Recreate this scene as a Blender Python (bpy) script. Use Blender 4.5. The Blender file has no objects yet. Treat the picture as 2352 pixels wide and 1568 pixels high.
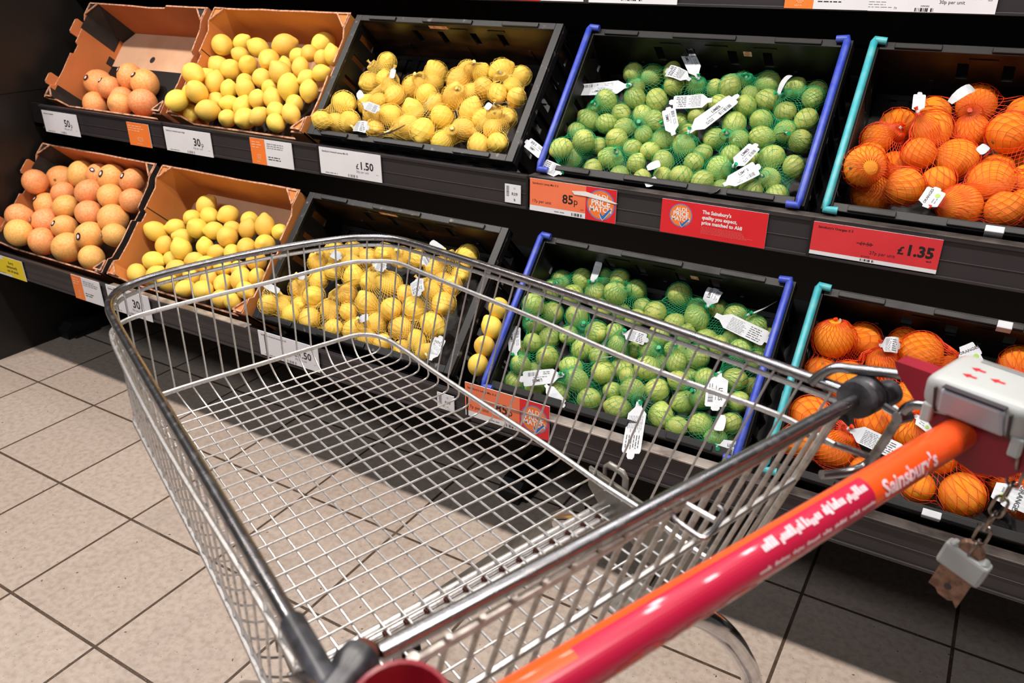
import bpy, bmesh, math, random
import numpy as np
from mathutils import Vector, Matrix, Quaternion
from mathutils.bvhtree import BVHTree

S = bpy.context.scene
COL = S.collection
# ---------------------------------------------------------------- camera
CAM = Vector((1.98172, -1.82703, 1.28642)); FPX = 1840.24
cd = bpy.data.cameras.new('camera'); cam = bpy.data.objects.new('camera', cd); COL.objects.link(cam)
cam.location = CAM; cam.rotation_euler = (1.12585795, -0.00101887, 0.54086572)
cd.sensor_width = 36.0; cd.lens = FPX * 36.0 / 2352.0; cd.clip_start = 0.02; cd.clip_end = 60
cd.dof.use_dof = True; cd.dof.focus_distance = 1.55; cd.dof.aperture_fstop = 8.0
S.camera = cam
RM = cam.rotation_euler.to_matrix()
# ---------------------------------------------------------------- world, lights, exposure
w = bpy.data.worlds.new('world'); S.world = w; w.use_nodes = True
w.node_tree.nodes['Background'].inputs[0].default_value = (1.0, 0.93, 0.88, 1)
w.node_tree.nodes['Background'].inputs[1].default_value = 0.065
S.view_settings.view_transform = 'Standard'; S.view_settings.look = 'None'
S.view_settings.exposure = 0.12; S.view_settings.gamma = 1.0; S.view_settings.use_curve_mapping = False
def lamp(name, loc, size, power, col, target=None, size_y=None):
    l = bpy.data.lights.new(name, 'AREA'); o = bpy.data.objects.new(name, l); COL.objects.link(o)
    l.energy = power; l.color = col; l.size = size
    if size_y: l.shape = 'RECTANGLE'; l.size_y = size_y
    else: l.shape = 'DISK'
    o.location = loc
    if target is not None:
        o.rotation_euler = (Vector(target) - Vector(loc)).to_track_quat('-Z', 'Y').to_euler()
    return o
LAMPX = (-1.1, -0.25, 0.6, 1.45, 2.3, 3.15)
for lx in LAMPX:
    lamp('ceiling_spotlight', (lx, -1.10, 3.0), 0.15, 22.5, (1.0, 0.92, 0.85), (lx, -0.75, 0.6))
lamp('aisle_fill', (0.6, -2.9, 2.9), 3.0, 34, (0.93, 0.96, 1.0), (0.6, -0.6, 0.5), 0.5)  # added soft fill that brightens rail fronts and labels from the aisle side

for lx, ly in ((2.35, .10), (1.75, .62), (0.3, .40)):
    lamp('ceiling_light', (lx, ly, 3.15), 1.3, 7, (1.0, 0.97, 0.95), (lx, ly - .3, 0), 0.06)

def ray(u, v):
    return RM @ Vector(((u - 1176) / FPX, -(v - 784) / FPX, -1.0))
def pix(u, v, ax, val):
    """point of the picture ray (u, v) on the world plane ax = val"""
    d = ray(u, v); t = (val - CAM[ax]) / d[ax]
    return CAM + d * t

# ---------------------------------------------------------------- materials
def lin(c):
    c = c / 255.0
    return c / 12.92 if c <= 0.04045 else ((c + 0.055) / 1.055) ** 2.4
def rgb(r, g, b): return (lin(r), lin(g), lin(b), 1)
MATS = {}
def mat(name, col, rough=0.5, metal=0.0, col2=None, scale=30.0, mix=(0.4, 0.65), bump=0.0, bscale=None, coat=0.0,
        rnd=0.0, sss=0.0, spec=0.5, emit=None, detail=4.0, stretch=None, rough2=None, hue=0.0):
    if name in MATS: return MATS[name]
    m = bpy.data.materials.new(name); m.use_nodes = True; nt = m.node_tree; N = nt.nodes; L = nt.links
    p = N['Principled BSDF']
    p.inputs['Roughness'].default_value = rough; p.inputs['Metallic'].default_value = metal
    p.inputs['Specular IOR Level'].default_value = spec
    if coat: p.inputs['Coat Weight'].default_value = coat; p.inputs['Coat Roughness'].default_value = 0.04
    if sss:
        p.inputs['Subsurface Weight'].default_value = sss; p.inputs['Subsurface Radius'].default_value = (0.012, 0.006, 0.003)
        p.inputs['Subsurface Scale'].default_value = 0.5
    tc = N.new('ShaderNodeTexCoord')
    nz = N.new('ShaderNodeTexNoise'); nz.inputs['Scale'].default_value = scale; nz.inputs['Detail'].default_value = detail
    if stretch:
        mp = N.new('ShaderNodeMapping'); mp.inputs['Scale'].default_value = stretch
        L.new(tc.outputs['Object'], mp.inputs[0]); L.new(mp.outputs[0], nz.inputs['Vector'])
    else: L.new(tc.outputs['Object'], nz.inputs['Vector'])
    rp = N.new('ShaderNodeMapRange'); rp.inputs['From Min'].default_value = mix[0]; rp.inputs['From Max'].default_value = mix[1]
    L.new(nz.outputs['Fac'], rp.inputs['Value'])
    mx = N.new('ShaderNodeMix'); mx.data_type = 'RGBA'
    mx.inputs[6].default_value = col
    c2 = col2 if col2 else tuple(x * 0.86 for x in col[:3]) + (1,)
    mx.inputs[7].default_value = c2
    L.new(rp.outputs[0], mx.inputs[0])
    out = mx.outputs[2]
    if rough2 is not None:
        rr = N.new('ShaderNodeMapRange'); rr.inputs['To Min'].default_value = rough; rr.inputs['To Max'].default_value = rough2
        L.new(rp.outputs[0], rr.inputs['Value']); L.new(rr.outputs[0], p.inputs['Roughness'])
    if rnd or hue:
        oi = N.new('ShaderNodeObjectInfo'); hs = N.new('ShaderNodeHueSaturation')
        a = N.new('ShaderNodeMapRange'); a.inputs['To Min'].default_value = 1 - rnd; a.inputs['To Max'].default_value = 1 + rnd * 0.5
        L.new(oi.outputs['Random'], a.inputs['Value']); L.new(a.outputs[0], hs.inputs['Value'])
        mu = N.new('ShaderNodeMath'); mu.operation = 'MULTIPLY'; mu.inputs[1].default_value = 7.31
        fr = N.new('ShaderNodeMath'); fr.operation = 'FRACT'
        b = N.new('ShaderNodeMapRange'); b.inputs['To Min'].default_value = 0.5 - hue; b.inputs['To Max'].default_value = 0.5 + hue
        L.new(oi.outputs['Random'], mu.inputs[0]); L.new(mu.outputs[0], fr.inputs[0]); L.new(fr.outputs[0], b.inputs['Value'])
        L.new(b.outputs[0], hs.inputs['Hue'])
        L.new(out, hs.inputs['Color']); out = hs.outputs['Color']
    L.new(out, p.inputs['Base Color'])
    if bump:
        n2 = N.new('ShaderNodeTexNoise'); n2.inputs['Scale'].default_value = bscale or scale; n2.inputs['Detail'].default_value = 3
        L.new(tc.outputs['Object'], n2.inputs['Vector'])
        bp = N.new('ShaderNodeBump'); bp.inputs['Strength'].default_value = bump; bp.inputs['Distance'].default_value = 0.002
        L.new(n2.outputs['Fac'], bp.inputs['Height']); L.new(bp.outputs[0], p.inputs['Normal'])
    MATS[name] = m
    return m

M = {}
M['lemon'] = mat('lemon_peel', rgb(254, 218, 102), 0.42, col2=rgb(252, 206, 76), scale=18, bump=0.35, bscale=350, rnd=0.12, hue=0.012, sss=0.06)
M['lime'] = mat('lime_peel', rgb(118, 150, 58), 0.32, col2=rgb(212, 214, 118), scale=22, mix=(0.36, 0.62), bump=0.3, bscale=320, rnd=0.22, hue=0.015, sss=0.04)
M['orange'] = mat('orange_peel', rgb(255, 158, 30), 0.34, col2=rgb(254, 138, 16), scale=14, bump=0.5, bscale=260, rnd=0.08, hue=0.008, sss=0.05)
M['grapefruit'] = mat('grapefruit_peel', rgb(252, 190, 116), 0.34, col2=rgb(250, 154, 82), scale=9, mix=(0.35, 0.7), bump=0.3, bscale=240, rnd=0.06, hue=0.018, sss=0.05)
M['stem'] = mat('stem_scar', rgb(120, 110, 50), 0.7, scale=200)
M['sticker'] = mat('dark_red_sticker', rgb(62, 14, 22), 0.3)
M['sticker_white'] = mat('white_sticker', rgb(235, 225, 220), 0.4)
M['net_lime'] = mat('green_netting', rgb(30, 170, 110), 0.35, scale=60)
M['net_lemon'] = mat('yellow_netting', rgb(252, 216, 104), 0.4, scale=60)
M['net_orange'] = mat('orange_netting', rgb(236, 70, 22), 0.35, scale=60)
M['tag'] = mat('tag_paper', rgb(196, 200, 205), 0.5, col2=rgb(186, 190, 196), scale=40)
M['tagink'] = mat('tag_print_grey', rgb(120, 124, 128), 0.5)
M['ink'] = mat('black_print', rgb(28, 24, 24), 0.5)
M['green_ink'] = mat('green_print', rgb(150, 190, 60), 0.5)
M['card'] = mat('cardboard_inner', rgb(198, 116, 62), 0.8, col2=rgb(186, 104, 54), scale=6, bump=0.15, bscale=120)
M['cardy'] = mat('cardboard_warm_inner', rgb(205, 130, 62), 0.8, col2=rgb(192, 116, 54), scale=6, bump=0.15, bscale=120)
M['cardbase'] = mat('cardboard_base', rgb(214, 172, 138), 0.85, col2=rgb(202, 156, 122), scale=8)
M['cardedge'] = mat('cardboard_torn_edge', rgb(214, 160, 128), 0.9, col2=rgb(150, 96, 70), scale=90)
M['cardblack'] = mat('cardboard_black_print', rgb(30, 24, 22), 0.7, col2=rgb(42, 34, 30), scale=30)
M['crate'] = mat('crate_black_plastic', rgb(15, 13, 13), 0.42, col2=rgb(30, 26, 24), scale=14, mix=(0.5, 0.75), rough2=0.58, spec=0.3)
M['cratebrown'] = mat('crate_brown_sheen_wall', rgb(30, 22, 16), 0.32, col2=rgb(82, 54, 32), scale=7, mix=(0.45, 0.75), rough2=0.5, stretch=(1, 3, 3))  # reflected brown sheen on the inner back wall, put into the colour
M['cratescuff'] = mat('crate_worn_rim', rgb(17, 16, 17), 0.45, col2=rgb(120, 114, 112), scale=45, mix=(0.62, 0.76), detail=6)
M['paperbit'] = mat('torn_label_remnant', rgb(205, 130, 110), 0.8, col2=rgb(225, 205, 190), scale=60)
M['bluebar'] = mat('blue_plastic_bar', rgb(44, 66, 178), 0.4, col2=rgb(70, 86, 170), scale=50)
M['tealbar'] = mat('teal_plastic_bar', rgb(46, 160, 172), 0.4, col2=rgb(86, 170, 176), scale=50)
M['strip'] = mat('price_rail_plastic', rgb(48, 43, 46), 0.42, col2=rgb(42, 38, 41), scale=5)
M['shelf'] = mat('black_shelf_steel', rgb(17, 15, 16), 0.5, col2=rgb(12, 11, 12), scale=5)
M['railsilver'] = mat('pale_metal_edge', rgb(190, 180, 172), 0.35, metal=0.4, col2=rgb(120, 108, 100), scale=20)
M['wall'] = mat('dark_panel', rgb(24, 19, 17), 0.4, col2=rgb(17, 15, 14), scale=2)
M['blackfoot'] = mat('black_steel_foot', rgb(16, 15, 15), 0.5)
M['white'] = mat('white_card', rgb(226, 226, 230), 0.45, col2=rgb(220, 220, 225), scale=10)
M['red'] = mat('red_card', rgb(222, 34, 44), 0.45, col2=rgb(214, 30, 40), scale=10)
M['red2'] = mat('faded_red_card', rgb(214, 52, 58), 0.45, col2=rgb(206, 46, 54), scale=10)
M['ora'] = mat('orange_card', rgb(244, 128, 52), 0.45, col2=rgb(240, 120, 46), scale=10)
M['peach'] = mat('peach_card', rgb(240, 122, 82), 0.45, col2=rgb(234, 116, 76), scale=10)
M['yel'] = mat('yellow_card', rgb(240, 214, 40), 0.45, col2=rgb(236, 206, 36), scale=10)
M['blue'] = mat('blue_print', rgb(34, 110, 190), 0.45)
M['bluering'] = mat('pale_blue_print', rgb(110, 130, 190), 0.45)
M['grey'] = mat('grey_print', rgb(130, 130, 136), 0.5)
M['wprint'] = mat('white_print', rgb(240, 236, 236), 0.5)
M['wfaint'] = mat('faint_white_print', rgb(250, 190, 150), 0.5)
M['lfaint'] = mat('faint_red_print', rgb(240, 110, 110), 0.5)
M['chrome'] = mat('zinc_plated_wire', (0.74, 0.73, 0.73, 1), 0.36, 0.95, col2=(0.42, 0.39, 0.37, 1), scale=140, mix=(0.5, 0.72), rough2=0.55, detail=6)
M['rimmetal'] = mat('worn_chrome_rim', (0.36, 0.36, 0.38, 1), 0.24, 1.0, col2=(0.18, 0.16, 0.16, 1), scale=60, mix=(0.5, 0.75), rough2=0.45, detail=6)
M['dullmetal'] = mat('dull_gate_wire', (0.60, 0.56, 0.52, 1), 0.5, 0.7, col2=(0.42, 0.38, 0.35, 1), scale=90, rough2=0.6)
M['pipe'] = mat('polished_pipe', (0.66, 0.66, 0.68, 1), 0.16, 1.0, col2=(0.5, 0.5, 0.52, 1), scale=30)
M['raildark'] = mat('dark_metal_edge', rgb(96, 88, 84), 0.35, 0.3, col2=rgb(60, 54, 52), scale=20)
M['plate'] = mat('grey_chassis_paint', rgb(128, 124, 116), 0.32, 0.45, col2=rgb(108, 104, 98), scale=12)
M['rust'] = mat('rust_weld', rgb(84, 40, 26), 0.9, scale=200)
M['rubber'] = mat('black_rubber', rgb(24, 23, 24), 0.5)
M['collar'] = mat('black_hinge_plastic', rgb(38, 38, 42), 0.35, col2=rgb(70, 70, 76), scale=60)
M['horange'] = mat('orange_handle_plastic', rgb(236, 78, 22), 0.3, col2=rgb(240, 86, 26), scale=8, coat=0.7)
M['hmagenta'] = mat('crimson_handle_label', rgb(184, 20, 58), 0.3, col2=rgb(190, 26, 64), scale=8, coat=0.7)
M['hred'] = mat('orange_red_label_patch', rgb(226, 62, 34), 0.28, col2=rgb(216, 48, 50), scale=60)
M['hprint'] = mat('pale_pink_print', rgb(236, 200, 208), 0.35)
M['maroon'] = mat('maroon_bracket_plastic', rgb(140, 22, 42), 0.35, col2=rgb(130, 18, 36), scale=20)
M['lock'] = mat('pale_grey_lock_plastic', rgb(172, 176, 175), 0.35, col2=rgb(164, 167, 166), scale=10, sss=0.05)
M['lockcover'] = mat('lock_cover_plastic', rgb(168, 174, 184), 0.22, col2=rgb(180, 184, 192), scale=10)
M['lockline'] = mat('dark_seam', rgb(50, 44, 50), 0.5)
M['redarrow'] = mat('red_arrow_print', rgb(196, 20, 36), 0.5)
M['chain'] = mat('tarnished_chain_steel', (0.36, 0.31, 0.28, 1), 0.35, 1.0, col2=(0.18, 0.14, 0.12, 1), scale=120)
M['key'] = mat('tarnished_key_brass', rgb(150, 118, 100), 0.5, 0.6, col2=rgb(110, 82, 70), scale=120)

# ---------------------------------------------------------------- mesh building
class MB:
    def __init__(s): s.v = []; s.f = []; s.m = []; s.ms = []
    def mi(s, m):
        if m not in s.ms: s.ms.append(m)
        return s.ms.index(m)
    def add(s, vs, fs, m):
        b = len(s.v); k = s.mi(m); s.v += [tuple(p) for p in vs]
        for f in fs: s.f.append(tuple(b + i for i in f)); s.m.append(k)
    def box(s, a, b, m, X=None):
        x0, y0, z0 = a; x1, y1, z1 = b
        vs = [Vector(p) for p in ((x0, y0, z0), (x1, y0, z0), (x1, y1, z0), (x0, y1, z0), (x0, y0, z1), (x1, y0, z1), (x1, y1, z1), (x0, y1, z1))]
        if X is not None: vs = [X @ p for p in vs]
        s.add(vs, [(0, 3, 2, 1), (4, 5, 6, 7), (0, 1, 5, 4), (1, 2, 6, 5), (2, 3, 7, 6), (3, 0, 4, 7)], m)
    def tube(s, pts, r, m, n=8, caps=True, closed=False, flat=1.0, flatdir=None):
        P = [Vector(p) for p in pts]; k = len(P)
        rr = r if isinstance(r, (list, tuple)) else [r] * k
        vs = []; up = None
        for i in range(k):
            a = P[i - 1] if (i or closed) else P[0]; c = P[(i + 1) % k] if (i < k - 1 or closed) else P[-1]
            t = (c - a).normalized()
            if up is None:
                q = Vector(flatdir) if flatdir is not None else (Vector((0, 0, 1)) if abs(t.z) < 0.9 else Vector((1, 0, 0)))
                up = (q - t * q.dot(t)).normalized()
            else: up = (up - t * up.dot(t)).normalized()
            sd = t.cross(up)
            for j in range(n):
                an = 2 * math.pi * j / n
                vs.append(P[i] + (up * math.cos(an) * flat + sd * math.sin(an)) * rr[i])
        fs = []
        for i in range(k if closed else k - 1):
            i2 = (i + 1) % k
            for j in range(n):
                j2 = (j + 1) % n; fs.append((i * n + j, i * n + j2, i2 * n + j2, i2 * n + j))
        if caps and not closed:
            fs.append(tuple(range(n - 1, -1, -1))); fs.append(tuple((k - 1) * n + j for j in range(n)))
        s.add(vs, fs, m)
    def prism(s, poly, d, m, me=None):
        """poly: list of 3D points (planar), extruded by vector d; me = material of the side faces"""
        n = len(poly); P = [Vector(p) for p in poly]; d = Vector(d)
        s.add(P + [p + d for p in P], [tuple(range(n - 1, -1, -1)), tuple(range(n, 2 * n))], m)
        s.add(P + [p + d for p in P], [(i, (i + 1) % n, n + (i + 1) % n, n + i) for i in range(n)], me or m)
    def lathe(s, prof, m, X=None, n=20):
        """profile (r, z) turned about z"""
        vs = []
        for (r, z) in prof:
            for j in range(n):
                a = 2 * math.pi * j / n; p = Vector((r * math.cos(a), r * math.sin(a), z)); vs.append(X @ p if X is not None else p)
        fs = [(i * n + j, i * n + (j + 1) % n, (i + 1) * n + (j + 1) % n, (i + 1) * n + j) for i in range(len(prof) - 1) for j in range(n)]
        fs.append(tuple(range(n - 1, -1, -1))); fs.append(tuple((len(prof) - 1) * n + j for j in range(n)))
        s.add(vs, fs, m)
    def mesh(s, name, off=Vector((0, 0, 0)), smooth=False):
        me = bpy.data.meshes.new(name)
        me.from_pydata([(p[0] - off[0], p[1] - off[1], p[2] - off[2]) for p in s.v], [], s.f)
        for m in s.ms: me.materials.append(m)
        me.polygons.foreach_set('material_index', s.m)
        if smooth: me.polygons.foreach_set('use_smooth', [True] * len(s.f))
        me.update(); return me
    def build(s, name, parent=None, smooth=False, local=False, bevel=0.0, loc=None):
        """world coordinates unless local; parent may be a translated empty or a part of it"""
        off = Vector((0, 0, 0)) if local else (wloc(parent) if parent else Vector((0, 0, 0)))
        if loc is not None: off = off + (Vector(loc) - off)
        me = s.mesh(name, off, smooth); o = bpy.data.objects.new(name, me); COL.objects.link(o)
        if parent: o.parent = parent
        if loc is not None: o.location = Vector(loc) - (wloc(parent) if parent else Vector((0, 0, 0)))
        if smooth: autosmooth(me)
        if bevel:
            b = o.modifiers.new('bevel', 'BEVEL'); b.width = bevel; b.segments = 2; b.limit_method = 'ANGLE'; b.angle_limit = 0.7
        return o
def autosmooth(me, ang=0.7):
    try: me.set_sharp_from_angle(angle=ang)
    except Exception: pass
def wloc(o):
    p = Vector((0, 0, 0))
    while o is not None: p = p + o.location; o = o.parent
    return p
def tag(o, label=None, cat=None, group=None, kind=None):
    if label: o['label'] = label
    if cat: o['category'] = cat
    if group: o['group'] = group
    if kind: o['kind'] = kind
    return o
def empty(name, loc=(0, 0, 0), rot=(0, 0, 0)):
    o = bpy.data.objects.new(name, None); COL.objects.link(o); o.location = loc; o.rotation_euler = rot; o.empty_display_size = 0.05
    return o
def catmull(P, sub=6):
    P = [Vector(p) for p in P]; out = []
    for i in range(len(P) - 1):
        a = P[i - 1] if i else P[0] * 2 - P[1]; b = P[i]; c = P[i + 1]; d = P[i + 2] if i + 2 < len(P) else P[-1] * 2 - P[-2]
        for k in range(sub):
            t = k / sub
            out.append(0.5 * ((2 * b) + (c - a) * t + (2 * a - 5 * b + 4 * c - d) * t * t + (3 * b - a - 3 * c + d) * t ** 3))
    out.append(P[-1]); return out

# ---------------------------------------------------------------- lettering
TXT = {}
def glyphs(s, bold=0.0):
    key = (s, bold)
    if key in TXT: return TXT[key]
    cu = bpy.data.curves.new('t', 'FONT'); cu.body = s; cu.size = 1.0; cu.resolution_u = 2; cu.offset = bold
    o = bpy.data.objects.new('t', cu); COL.objects.link(o)
    dg = bpy.context.evaluated_depsgraph_get(); dg.update()
    me = bpy.data.meshes.new_from_object(o.evaluated_get(dg))
    vs = [(v.co.x, v.co.y) for v in me.vertices]; fs = [tuple(p.vertices) for p in me.polygons]
    bpy.data.objects.remove(o); bpy.data.curves.remove(cu); bpy.data.meshes.remove(me)
    wd = max([v[0] for v in vs] or [0])
    TXT[key] = (vs, fs, wd); return TXT[key]
class Plate(MB):
    """flat printed thing: x right, y up, z towards the reader"""
    def __init__(s, fn=None): MB.__init__(s); s.fn = fn
    def pt(s, x, y, z): return s.fn(x, y, z) if s.fn else (x, y, z)
    def rect(s, x0, y0, x1, y1, m, z=0.0):
        s.add([s.pt(x0, y0, z), s.pt(x1, y0, z), s.pt(x1, y1, z), s.pt(x0, y1, z)], [(0, 1, 2, 3)], m)
    def poly(s, P, m, z=0.0): s.add([s.pt(x, y, z) for x, y in P], [tuple(range(len(P)))], m)
    def disc(s, x, y, r, m, z=0.0, n=28): s.poly([(x + r * math.cos(6.2832 * i / n), y + r * math.sin(6.2832 * i / n)) for i in range(n)], m, z)
    def text(s, t, x, y, size, m, align='l', bold=0.0, z=0.0004, sx=1.0, rot=0.0):
        vs, fs, wd = glyphs(t, bold); wd *= size * sx
        ox = {'l': 0, 'c': -wd / 2, 'r': -wd}[align]; c, q = math.cos(rot), math.sin(rot)
        out = []
        for a, b in vs:
            a = a * size * sx + ox; b = b * size
            out.append(s.pt(x + a * c - b * q, y + a * q + b * c, z))
        s.add(out, fs, m)
    def lines(s, x0, y0, x1, y1, n, m, z=0.0004, th=0.35, seed=1):
        """n rows of tiny unreadable print"""
        r = random.Random(seed); h = (y1 - y0) / n
        for i in range(n):
            y = y1 - (i + 1) * h; x = x0; end = x0 + (x1 - x0) * r.uniform(0.7, 1.0)
            while x < end - h * 0.3:
                wd = h * r.uniform(0.8, 2.6); s.rect(x, y + h * 0.2, min(x + wd, end), y + h * (0.2 + th), m, z); x += wd + h * 0.45
    def barcode(s, x0, y0, x1, y1, m, n=24, z=0.0004, seed=3):
        r = random.Random(seed); st = (x1 - x0) / n
        for i in range(n):
            if r.random() < 0.62: s.rect(x0 + i * st, y0, x0 + i * st + st * r.uniform(0.4, 1.0), y1, m, z)
def match_logo(p, x, y, r):
    p.disc(x, y, r, M['bluering'], 0.0003); p.disc(x, y, r * 0.92, M['ora'], 0.0005)
    p.text('ALDI', x, y + r * 0.36, r * 0.46, M['wprint'], 'c', 0.02, 0.0007)
    p.text('PRICE', x, y - r * 0.06, r * 0.56, M['wprint'], 'c', 0.03, 0.0007, 0.95)
    p.text('MATCH', x, y - r * 0.46, r * 0.50, M['wprint'], 'c', 0.03, 0.0007, 0.92)
    a = [(-.05, -.62), (.02, -.52), (.16, -.72), (.62, -.22), (.80, -.20), (.18, -.98)]
    p.poly([(x + r * (u * 1.12 - .03), y + r * (v * 1.08 + .02)) for u, v in a], M['wprint'], 0.0009)
    p.poly([(x + r * u, y + r * v) for u, v in a], M['blue'], 0.0011)

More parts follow.
